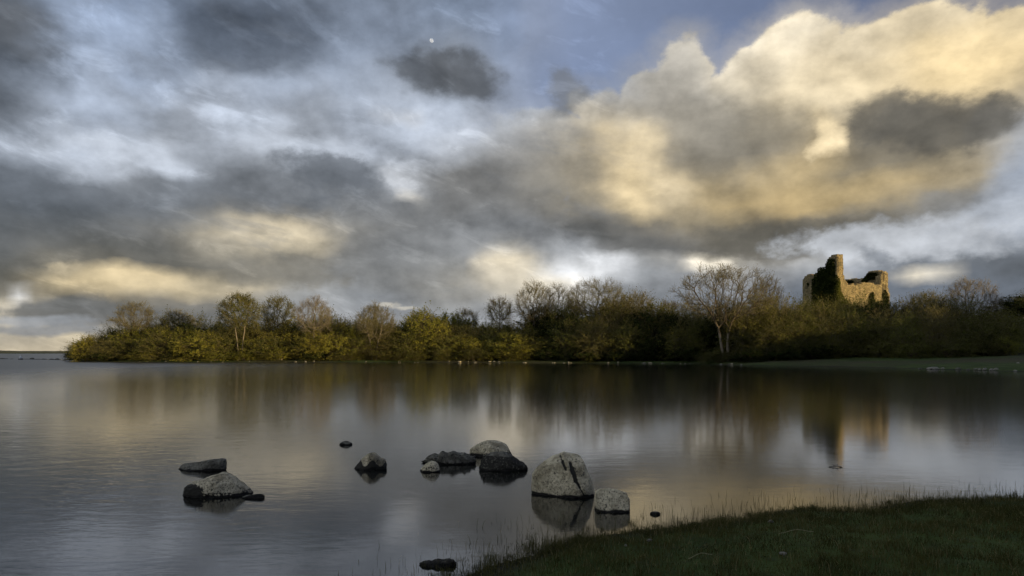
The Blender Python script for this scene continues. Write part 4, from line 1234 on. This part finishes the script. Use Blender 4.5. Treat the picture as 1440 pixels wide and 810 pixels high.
def rock_shape(w, d, h, seed, sink=.25, outline=None, planes=5, rough=.05, jag=0.0, power=2.4, ico=ICO):
    """boulder w wide, d deep, h above the water. outline: (x -1..1, top 0..1) silhouette"""
    g = np.random.default_rng(seed)
    P = ico.copy()
    q = np.abs(P) ** power
    P = P / (q.sum(1) ** (1 / power))[:, None]
    for k in range(planes):
        n = g.normal(size=3); n[2] = abs(n[2]) * .7; n /= np.linalg.norm(n)
        c = g.uniform(.66, .88)
        ex = P @ n - c
        P = P - np.maximum(ex, 0)[:, None] * n * .85
    P = P / np.abs(P).max(0)
    r = 1 + rough * vnoise(P, 1.6, 5, seed, .55) * 2 + jag * np.abs(vnoise(P, 3.2, 5, seed + 9, .6)) * 1.5
    P = P * r[:, None]
    if outline is not None:
        o = np.array(outline, float)
        top = np.interp(P[:, 0] / 1.02, o[:, 0], o[:, 1])
        up = P[:, 2] > -.15
        base = np.sqrt(np.maximum(1 - np.minimum(np.abs(P[:, 0]), .999) ** power, .02) ** (2 / power))
        P[:, 2] = np.where(up, (P[:, 2] + .15) / (base + .15) * (top + .0) * 1.0, P[:, 2] + .15)
        P[:, 2] = np.where(up, np.minimum(P[:, 2], top * 1.08), P[:, 2])
    else:
        P[:, 2] += .1
        P[:, 2] /= P[:, 2].max()
    V = P * np.array([w / 2, d / 2, h])
    nn = P / np.linalg.norm(P, axis=1, keepdims=True)
    V = V + nn * (w * (.016 * vnoise(P, 7.0, 4, seed + 3, .65) - .022 * np.maximum(vnoise(P, 4.5, 3, seed + 6) - .25, 0)))[:, None]
    lo = V[:, 2] < 0
    V[lo, 2] = np.maximum(V[lo, 2], -sink * 2)
    return V


def put_rock(name, V, mat, loc, rz, dark_mask=None, ico=ICOF, label=None, cat='boulder', group=None, parent=None):
    o = mesh(name, V, ico, mat, parent, loc, smooth=True)
    o.rotation_euler = (0, 0, rz)
    a = o.data.attributes.new('dark_mask', 'FLOAT', 'POINT')
    a.data.foreach_set('value', np.asarray(dark_mask if dark_mask is not None else np.zeros(len(V)), dtype=np.float32))
    if label:
        tag(o, label, cat, group)
    return o


def lake_rock(x0, x1, ytop, ywl, dd, seed, label, mat, depth=.8, rz=0.0, name='boulder', cat='boulder', darkfun=None, **kw):
    """photo box x0..x1, crest row ytop, front waterline row ywl"""
    Yf = CAMZ * F / (ywl - HOR)
    w = (x1 - x0) / F * (Yf + .1)
    d = w * depth
    Yc = Yf + d / 2 * .8
    w = (x1 - x0) / F * Yc
    h = max(.02, CAMZ - (ytop - HOR) / F * Yc) * 1.0
    V = rock_shape(w, d, h, seed, **kw)
    m = darkfun(V, w, d, h) if darkfun else None
    return put_rock(name, V, mat, (gX((x0 + x1) / 2, Yc), Yc, 0), rz, m, label=label, cat=cat)


def seg_dist(P, a, b):
    a, b = np.array(a, float), np.array(b, float); e = b - a
    t = np.clip(((P - a) @ e) / (e @ e), 0, 1)
    return np.linalg.norm(P - a - t[:, None] * e, axis=1), t


# the big cracked boulder
Yf = CAMZ * F / (699 - HOR); wB = 94 / F * (Yf + .33); dB = wB * .88; Yc = Yf + dB * .40
hB = CAMZ - (636 - HOR) / F * (Yc + .05)
V = rock_shape(wB, dB, hB, 5, outline=[(-1.02, .12), (-.97, .42), (-.85, .60), (-.7, .72), (-.5, .85), (-.3, .95), (-.05, 1.0), (.3, 1.0), (.5, .96), (.7, .86), (.85, .70), (.95, .45), (1.02, .15)], planes=2, rough=.045, power=2.15, sink=.2)
X_ = np.stack([V[:, 0] / wB * 2, V[:, 2] / hB], 1)
front = sstep(-V[:, 1] / dB, -.25, .15)
pts = [((-.16, 1.02), (-.10, .84)), ((-.10, .84), (-.02, .68)), ((.12, .80), (.16, .68)), ((.16, .68), (.25, .42)), ((.25, .42), (.36, .25)), ((.36, .25), (.50, .02))]
wd = [.016, .030, .040, .050, .028, .012]
dark_mask = np.zeros(len(V)); groove = np.zeros(len(V))
for (a, b_), k in zip(pts, wd):
    dd_, _ = seg_dist(X_ + .02 * np.stack([vnoise(V, 22, 3, 4), vnoise(V, 22, 3, 5)], 1), a, b_)
    dark_mask = np.maximum(dark_mask, front * np.clip(1.25 - dd_ / k * .6, 0, 1)); groove = np.maximum(groove, front * np.exp(-(dd_ / (k * 1.1)) ** 2))  # darker tone drawn along the crack, with a groove
nrm = V / np.linalg.norm(V, axis=1)[:, None]
V = V - nrm * (groove * .022)[:, None]
# shallow valley right of the ridge that runs from the crest to the lower right
rd, _ = seg_dist(X_, (-.05, .95), (.45, .10))
V = V + nrm * (front * np.exp(-(rd / .12) ** 2) * .014)[:, None]
dark_mask = np.maximum(dark_mask, .42 * np.clip(vnoise(V, 9, 4, 9) * 1.6, 0, 1) * np.clip(1.25 - V[:, 2] / hB * 1.6, 0, 1))  # patchy darker tone towards the foot
dark_mask = np.maximum(dark_mask, np.where((X_[:, 0] > .9) & (np.abs(X_[:, 1] - .40) < .07), .8, 0))
put_rock('boulder', V, R_PALE, (gX(794, Yc), Yc, 0), 0, dark_mask, label='big pale rounded boulder with a dark crack, standing highest out of the near water', cat='boulder')

lake_rock(837, 884, 687, 720, 0, 21, 'squarish pale boulder close beside the big cracked boulder, next to the grass', R_PALE, depth=.85, power=4.2, planes=3, rough=.035, outline=[(-1.02, .30), (-.95, .8), (-.7, .95), (-.3, 1.0), (.2, .98), (.55, .9), (.85, .78), (.98, .5), (1.02, .25)],
          darkfun=lambda V, w, d, h: .45 * np.clip(vnoise(V, 12, 4, 3) * 2, 0, 1) * (V[:, 2] < h * .7))
lake_rock(259, 355, 664, 699, 0, 31, 'large speckled boulder with a dark left flank, lowest of the boulders at the left', R_SPOT, depth=.66, power=2.3, planes=6, rough=.055, jag=.04, outline=[(-1.02, .05), (-.9, .34), (-.7, .55), (-.45, .72), (-.2, .84), (.05, .96), (.3, 1.0), (.5, .95), (.7, .80), (.88, .55), (1.02, .12)],
          darkfun=lambda V, w, d, h: np.clip(1.5 - ((V[:, 0] / w * 2 + .55) / .42) ** 2 - ((V[:, 2] / h - .30) / .28) ** 2, 0, 1) * (V[:, 1] < d * .2) * .75 + .5 * (V[:, 2] < h * .22))  # darker on the left flank and near the waterline
lake_rock(251, 319, 645, 662, 0, 32, 'long flat dark slab with a pale top, just behind the large speckled boulder', R_DARK, depth=.42, power=3.0, planes=3, rough=.05, jag=.05, outline=[(-1.02, .12), (-.8, .50), (-.4, .62), (-.1, .68), (.2, .85), (.5, .95), (.85, 1.0), (.97, .85), (1.02, .4)],
          darkfun=lambda V, w, d, h: .3 * (V[:, 2] < h * .6), name='rock_slab', cat='rock')
lake_rock(341, 372, 694, 701, 0, 33, 'narrow dark flat stone barely breaking the water, right of the large speckled boulder', R_DARK, depth=.3, power=2.6, planes=2, rough=.04, outline=[(-1.02, .3), (-.6, .6), (0, .75), (.7, 1.0), (1.02, .5)], name='rock_slab', cat='rock', darkfun=lambda V, w, d, h: np.full(len(V), .4))
lake_rock(478, 495, 620, 626, 0, 34, 'tiny dark stone alone in the water, farthest out of the near stones', R_DARK, depth=.6, power=1.8, planes=3, rough=.08, jag=.1, name='rock', cat='rock')
lake_rock(498, 544, 637, 661, 0, 35, 'small peaked boulder standing alone between the left boulders and the middle cluster', R_SPOT, depth=.7, power=2.0, planes=6, rough=.06, jag=.06, outline=[(-1.02, .18), (-.75, .45), (-.45, .7), (-.15, .92), (.05, 1.0), (.3, .94), (.55, .7), (.8, .66), (.95, .45), (1.02, .2)],
          darkfun=lambda V, w, d, h: .8 * (V[:, 2] < h * (.42 + .2 * np.sin(V[:, 0] * 30))) + .5 * np.clip(vnoise(V, 16, 3, 6) * 2, 0, 1) * (V[:, 0] > w * .08))
lake_rock(589, 620, 648, 664, 0, 36, 'small smooth grey stone at the left front of the middle cluster', R_PALE, depth=.7, power=2.3, planes=3, rough=.03, outline=[(-1.02, .25), (-.8, .5), (-.4, .7), (.1, 1.0), (.45, .95), (.8, .6), (1.02, .3)], name='stone', cat='rock', darkfun=lambda V, w, d, h: .45 * (V[:, 2] < h * .5))
lake_rock(597, 668, 631, 653, 0, 37, 'low jagged dark reef of rock at the left of the middle cluster', R_DARK, depth=.45, power=2.2, planes=4, rough=.07, jag=.22, outline=[(-1.02, .1), (-.85, .45), (-.6, .62), (-.45, .55), (-.3, .8), (-.05, .78), (.15, .98), (.4, .86), (.6, 1.0), (.85, .85), (1.02, .5)], name='rock', cat='rock',
          darkfun=lambda V, w, d, h: .38 * np.clip(vnoise(V, 14, 4, 2) * 2 + .6, 0, 1))
lake_rock(660, 727, 620, 643, 0, 38, 'pale domed boulder at the back of the middle cluster', R_PALE, depth=.75, power=2.2, planes=5, rough=.05, jag=.03, outline=[(-1.02, .30), (-.85, .55), (-.5, .85), (-.2, 1.0), (.15, .98), (.5, .78), (.8, .5), (1.02, .25)],
          darkfun=lambda V, w, d, h: .6 * (V[:, 2] < h * (.3 + .15 * (V[:, 0] / w * 2))))
lake_rock(675, 741, 636, 662, 0, 39, 'dark pointed rock in front of the pale domed boulder', R_DARK, depth=.6, power=2.1, planes=5, rough=.06, jag=.12, outline=[(-1.02, .45), (-.85, .85), (-.4, .98), (0, 1.0), (.3, .82), (.6, .55), (.85, .4), (1.02, .18)], name='rock', cat='rock',
          darkfun=lambda V, w, d, h: np.where((V[:, 2] > h * (.80 - .1 * V[:, 0] / w)), 0, .6))  # darker everywhere below the top
lake_rock(914, 929, 719, 724, 0, 40, 'tiny dark stone tip in the water right of the squarish boulder', R_DARK, depth=.5, power=2.0, planes=2, rough=.06, name='stone', cat='rock')
lake_rock(590, 640, 787, 798, 0, 42, 'low dark knobbly rock where the grass meets the water at the lower edge', R_DARK, depth=.5, power=2.2, planes=3, rough=.08, jag=.15, outline=[(-1.02, .2), (-.8, .6), (-.5, .75), (-.3, .62), (0, 1.0), (.3, .8), (.6, 1.0), (.9, .8), (1.02, .4)], name='rock', cat='rock', darkfun=lambda V, w, d, h: np.full(len(V), .6))
for px, py, wp, sd, lb in ((913, 762, 9, 51, 'small pale stone in the grass below the squarish boulder'), (880, 768, 6, 52, 'very small pale stone in the grass, left of the other one'), (1101, 796, 11, 53, 'pale stone chip lying in the grass near the lower edge'), (1084, 735, 10, 54, 'low bleached stone half buried at the grass edge')):
    Yg = (CAMZ - .1) * F / (py - HOR); x = gX(px, Yg)
    w = wp / F * Yg
    V = rock_shape(w, w * .7, w * .22, sd, planes=6, rough=.09, ico=ICO3, sink=.01)
    put_rock('stone', V, R_CHIP, (x, Yg, gz(x, Yg) + .02), sd, ico=ICO3F, label=lb, cat='stone')

# ------------------------------------------------------------------ low rocks on the spit and stones along the far waterline
sp = [put_rock('rock', rock_shape(1, .7, .45, 70 + k, planes=5, rough=.08, jag=.1, ico=ICO3), m_, (0, 0, 0), 0, np.full(len(ICO3), v_), ico=ICO3F) for k, (m_, v_) in enumerate(((R_DARK, .45), (R_DARK, .2), (R_SPOT, .3)))]
R_SHORE = rock_mat('dull_shore_stone', (.20, .19, .15), (.36, .34, .28), .6)
spp = [put_rock('shore_stone', rock_shape(1, .7, .4, 80 + k, planes=5, rough=.06, ico=ICO3), m_, (0, 0, 0), 0, ico=ICO3F) for k, m_ in enumerate((R_SHORE, R_SHORE, R_SPOT))]
fresh = {id(o) for o in sp + spp}


def again(o):
    if id(o) in fresh:
        fresh.discard(id(o)); return o
    c = o.copy(); COL.objects.link(c)
    for k_ in ('label', 'category', 'group'):
        if k_ in c: del c[k_]
    return c


g = np.random.default_rng(5)
SPIT = [(2, 6, 1.2), (8, 7, 1.0), (16, 5, .7), (29, 5, .9), (37, 6, .9), (45, 7, 2.4), (53, 7, 1.0), (61, 7, 1.4), (68, 5, 1.1), (72, 6, 1.6), (80, 7, 2.4), (86, 6, 1.5), (92, 6, 1.6), (98, 5, 2.6), (103, 6, 1.8), (108, 7, 2.8), (113, 5, 1.6)]
for k, (px, wp, hp) in enumerate(SPIT):
    Y = float(np.interp(px, (0, 60, 112), (176, 160, 138))) + g.uniform(-1, 1)
    o = again(sp[k % 3] if px > 62 else sp[k % 2])
    o.location = (gX(px, Y), Y, -.03)
    o.scale = (wp / F * Y * 1.35, wp / F * Y * 1.2, max(hp / F * Y / .45 * 1.1, .3))
    o.rotation_euler = (0, 0, g.uniform(-.4, .4))
    tag(o, f'low dark rock of the spit at the far left, {ORD[k] or "first "}counting from the left edge', 'rock', 'rocks of the low spit')
# white marker on the spit
m_white, N = new_mat('white_paint'); N.bsdf.inputs['Base Color'].default_value = (.8, .8, .78, 1); N.bsdf.inputs['Roughness'].default_value = .5
Y = 158.0
mk_ = empty('marker_buoy', (gX(29, Y), Y, -.05)); tag(mk_, 'tiny white marker standing up from the low rocks at the far left', 'marker')
an = np.arange(14) / 14 * 2 * PI
prof = [(.0, .0), (.30, .02), (.32, .25), (.26, .42), (.14, .55), (.10, .85), (.13, .88), (.13, .98), (0.0, 1.0)]
V = np.concatenate([np.stack([r * np.cos(an), r * np.sin(an), np.full(14, z)], 1) for r, z in prof])
Q = [(a * 14 + i, a * 14 + (i + 1) % 14, (a + 1) * 14 + (i + 1) % 14, (a + 1) * 14 + i) for a in range(len(prof) - 1) for i in range(14)]
V[:, 2] += .25
mesh('body', V, [Q], m_white, mk_, smooth=True)
V, Q = box(-.34, .34, -.34, .34, 0, .3)
mesh('base', V, [Q], R_DARK, mk_)

STN = []
px = 196.0
while px < 1066:
    dens = 9.0 if px > 880 else (17.0 if px > 620 else 42.0)
    STN.append(px); px += g.exponential(1.0) * dens * .8 + 1.5
for k, px in enumerate(STN):
    Y = shore_Y(px) + g.uniform(-.15, .35)
    o = again(spp[k % 3] if px > 640 else (sp[0] if k % 3 else spp[0])); x = gX(px, Y)
    big = 1.6 if 1008 < px < 1024 else 1.0
    wp = g.uniform(1.6, 5.0) ** 1.25 * big * (1 if px > 640 else .6)
    o.location = (x, Y, max(gz(x, Y), 0) - .02)
    o.scale = (wp / F * Y, wp / F * Y * .9, g.uniform(.5, 1.5) / F * Y / .4 * big)
    o.rotation_euler = (0, 0, g.uniform(-.5, .5))
    tag(o, 'small pale stone lying in the row of stones along the far waterline', 'stone', 'pale stones along the far waterline')
for px, wp, hp, lb in ((1313, 20, 3.2, 'long flat pale slab at the waterline of the right meadow'), (1326, 6, 1.6, 'small stone touching the right end of the long flat pale slab'), (1293, 7, 1.4, 'low dark stone left of the long flat pale slab'), (1348, 8, 2.0, 'dark low stone in the row right of the pale slab, first after the gap'),
                       (1362, 6, 1.3, 'dark flat stone in the middle of the row right of the pale slab'), (1373, 8, 1.4, 'darkest flat stone of the row right of the pale slab'), (1378, 5, 2.0, 'small pale stone before the pair of larger pale ones'), (1385, 8, 3.0, 'pale rounded stone, left of the larger pair'),
                       (1395, 8, 3.4, 'pale upright stone, right of the larger pair'), (1401, 7, 2.6, 'grey stone leaning on the right one of the larger pale pair'), (1428, 6, 1.4, 'single flat stone at the right end of the row of stones')):
    Y = shore_Y(px) + .1; x = gX(px, Y)
    o = again((spp if 'dark' not in lb else sp)[int(px) % 2]); hh = max(gz(x, Y), 0)
    o.location = (x, Y, hh - .02); o.scale = (wp / F * Y, wp / F * Y * .8, hp / F * Y / .4); o.rotation_euler = (0, 0, .1 if px == 1313 else g.uniform(-.4, .4))
    tag(o, lb, 'stone')
Y = 66.0; x = gX(1432, Y); o = again(spp[0]); o.location = (x, Y, gz(x, Y) - .02); o.scale = (.42, .4, .3); tag(o, 'single white stone lying up on the right meadow', 'stone')

# floating dead twig
m_tw, N = new_mat('wet_twig'); N.bsdf.inputs['Base Color'].default_value = (.035, .028, .018, 1); N.bsdf.inputs['Roughness'].default_value = .5
Yt = CAMZ * F / (657 - HOR)
A = np.array([(-.09, 0, .004), (-.03, .01, .010), (.02, 0, .018), (.05, -.02, .010), (.02, 0, .018), (.0, .01, .014)]); B = np.array([(-.03, .01, .010), (.02, 0, .018), (.085, .01, .004), (.07, -.05, .002), (.04, .03, .04), (-.02, .05, .03)])
V, Q = tubes(A, B, .006, .004, 5)
tag(mesh('driftwood_twig', V, [Q], m_tw, None, (gX(1175, Yt), Yt, 0)), 'dark forked twig floating below the reflection of the castle tower', 'twig')

# ------------------------------------------------------------------ grass of the near bank
m_grass = bpy.data.materials.new('bank_grass'); m_grass.use_nodes = True; m_grass.node_tree.nodes.clear(); N = NT(m_grass.node_tree)
geo_ = N.n.new('ShaderNodeNewGeometry'); ri = geo_.outputs['Random Per Island']; po = geo_.outputs['Position']
c = N.mix(N.rng(N.noise(po, 2.3, 5, .65), .40, .60), (.040, .047, .013), (.092, .092, .029))
c = N.mix(N.m('MULTIPLY', ri, .45), c, (.105, .090, .038))
c = N.mix(N.rng(ri, .88, .94), c, (.24, .20, .10))
dd = N.n.new('ShaderNodeBsdfDiffuse'); tt = N.n.new('ShaderNodeBsdfTranslucent'); mx = N.n.new('ShaderNodeMixShader'); oo = N.n.new('ShaderNodeOutputMaterial')
mx.inputs[0].default_value = .35
N.l.new(c, dd.inputs[0]); N.l.new(c, tt.inputs[0]); N.l.new(dd.outputs[0], mx.inputs[1]); N.l.new(tt.outputs[0], mx.inputs[2]); N.l.new(mx.outputs[0], oo.inputs[0])


def blades(P, H, Wd, g, lean=.35, curl=.4):
    n = len(P)
    a = g.uniform(0, 2 * PI, n); t = np.stack([np.cos(a), np.sin(a), np.zeros(n)], 1)
    b = g.uniform(0, 2 * PI, n); l = np.stack([np.cos(b), np.sin(b), np.zeros(n)], 1) * (g.normal(0, 1, n) * lean)[:, None]
    H = H[:, None]; w = (Wd / 2)[:, None]
    up = np.array([0, 0, 1.0])
    m = P + (up * .55 + l * .40) * H; tip = P + (up * (1 - .25 * curl) + l * 1.25) * H
    V = np.stack([P - t * w, P + t * w, m + t * w * .75, m - t * w * .75, tip], 1).reshape(-1, 3)
    k = np.arange(n) * 5
    return V, np.stack([k, k + 1, k + 2, k + 3], 1), np.stack([k + 3, k + 2, k + 4], 1)


g = np.random.default_rng(9)
def spread_pts(n, x0, x1, y0, y1):
    return np.stack([g.uniform(x0, x1, n), g.uniform(y0, y1, n)], 1)


P = np.concatenate([spread_pts(150000, -1.6, 7.0, 3.6, 8.2), spread_pts(30000, -4, 13, 1.0, 9.6), spread_pts(26000, -9, 16, -5, 3.0)])
d = lake_dist(P)
clump = vnoise(P, 3.2, 4, 21); fine = vnoise(P, 9.0, 2, 22)
keep = (d > -.12 + .30 * clump) & (g.uniform(size=len(P)) < np.clip(.78 + .55 * fine + .4 * clump, .12, 1))
P = P[keep]; d = d[keep]; clump = clump[keep]
H = (.040 + .036 * g.uniform(size=len(P)) + .045 * np.clip(clump, -.6, 1)) * np.where(d < .25, 1.15, 1.0)
H = np.maximum(H, .022); H *= np.clip(1 + .55 * vnoise(P, 6.5, 2, 44), .5, 1.6); tall = g.uniform(size=len(P)) < np.where(d < .35, .06, .012); H[tall] *= g.uniform(1.5, 2.6, tall.sum())
Z = ground_z(P)
V1, Q1, T1 = blades(np.column_stack([P, Z - .005]), H, g.uniform(.0022, .0045, len(P)), g, .55, .8)
# ragged tufts along the edge and over the bank
Tc = spread_pts(2000, -1.4, 7.5, 3.8, 8.4); dt = lake_dist(Tc)
Tc = Tc[(dt > -.32) & (g.uniform(size=len(Tc)) < np.where(dt < .25, .60, .16) * (vnoise(Tc, 1.6, 2, 91) > -.25))]
nb = g.integers(18, 60, len(Tc)); Pt = np.repeat(Tc, nb, 0) + g.normal(0, .022, (nb.sum(), 2))
Ht = np.repeat(g.uniform(.045, .115, len(Tc)), nb) * g.uniform(.5, 1.15, nb.sum())
Vt, Qt, Tt = blades(np.column_stack([Pt, np.maximum(ground_z(Pt), -.03) - .004]), Ht, g.uniform(.002, .004, len(Pt)), g, .5, .9)
Qt = Qt + len(V1); Tt = Tt + len(V1); V1 = np.concatenate([V1, Vt]); Q1 = np.concatenate([Q1, Qt]); T1 = np.concatenate([T1, Tt])
# sparse sedge standing in the shallow water
Pw = spread_pts(60000, -1.2, 7.0, 3.8, 9.4); dw = lake_dist(Pw); cl = vnoise(Pw, 2.4, 3, 33)
prob = np.exp(dw / (.26 + .14 * np.clip(cl, -1, 1))) * .62
kw_ = (dw < .02) & (dw > -1.1) & (g.uniform(size=len(Pw)) < np.where(dw > -.5, prob, .0012 + prob))
Pw = Pw[kw_]
Hw = g.uniform(.035, .11, len(Pw)); s_ = g.uniform(size=len(Pw)) < .12; Hw[s_] *= 1.7
V2, Q2, T2 = blades(np.column_stack([Pw, np.full(len(Pw), -.01)]), Hw, g.uniform(.0022, .004, len(Pw)), g, .22, .3)
grass = mesh('grass', np.concatenate([V1, V2]), [np.concatenate([Q1, Q2 + len(V1)]), np.concatenate([T1, T2 + len(V1)])], m_grass)
tag(grass, 'short dark grass of the near bank with sparse blades standing in the shallows', 'grass', kind='stuff')
# bent dry straws
m_straw, N = new_mat('dry_straw'); N.bsdf.inputs['Base Color'].default_value = (.30, .26, .15, 1); N.bsdf.inputs['Roughness'].default_value = .8
for px, py, ln, az_, lb in ((985, 790, .22, 62, 'long dry straw lying in the grass left of the pale stone chip'), (1120, 757, .30, 80, 'pale bent straw lying across the middle of the grass')):
    Yg = (CAMZ - .14) * F / (py - HOR); x = gX(px, Yg); z = gz(x, Yg) + .045
    s = np.linspace(-.5, .5, 7); dx, dy = math.sin(rad(az_)) * ln, math.cos(rad(az_)) * ln
    Pc = np.stack([dx * s, dy * s, .012 * np.cos(s * 6)], 1)
    V, Q = tubes(Pc[:-1], Pc[1:], .0022, .0018, 4)
    tag(mesh('dry_straw', V, [Q], m_straw, None, (x, Yg, z)), lb, 'straw')

# plants built as patterns but not placed are removed
for o in list(COL.objects):
    if o.parent is None and o.type == 'EMPTY' and 'label' not in o:
        for c_ in [q for q in COL.objects if q.parent == o]:
            for e_ in [q for q in COL.objects if q.parent == c_]:
                bpy.data.objects.remove(e_)
            bpy.data.objects.remove(c_)
        bpy.data.objects.remove(o)
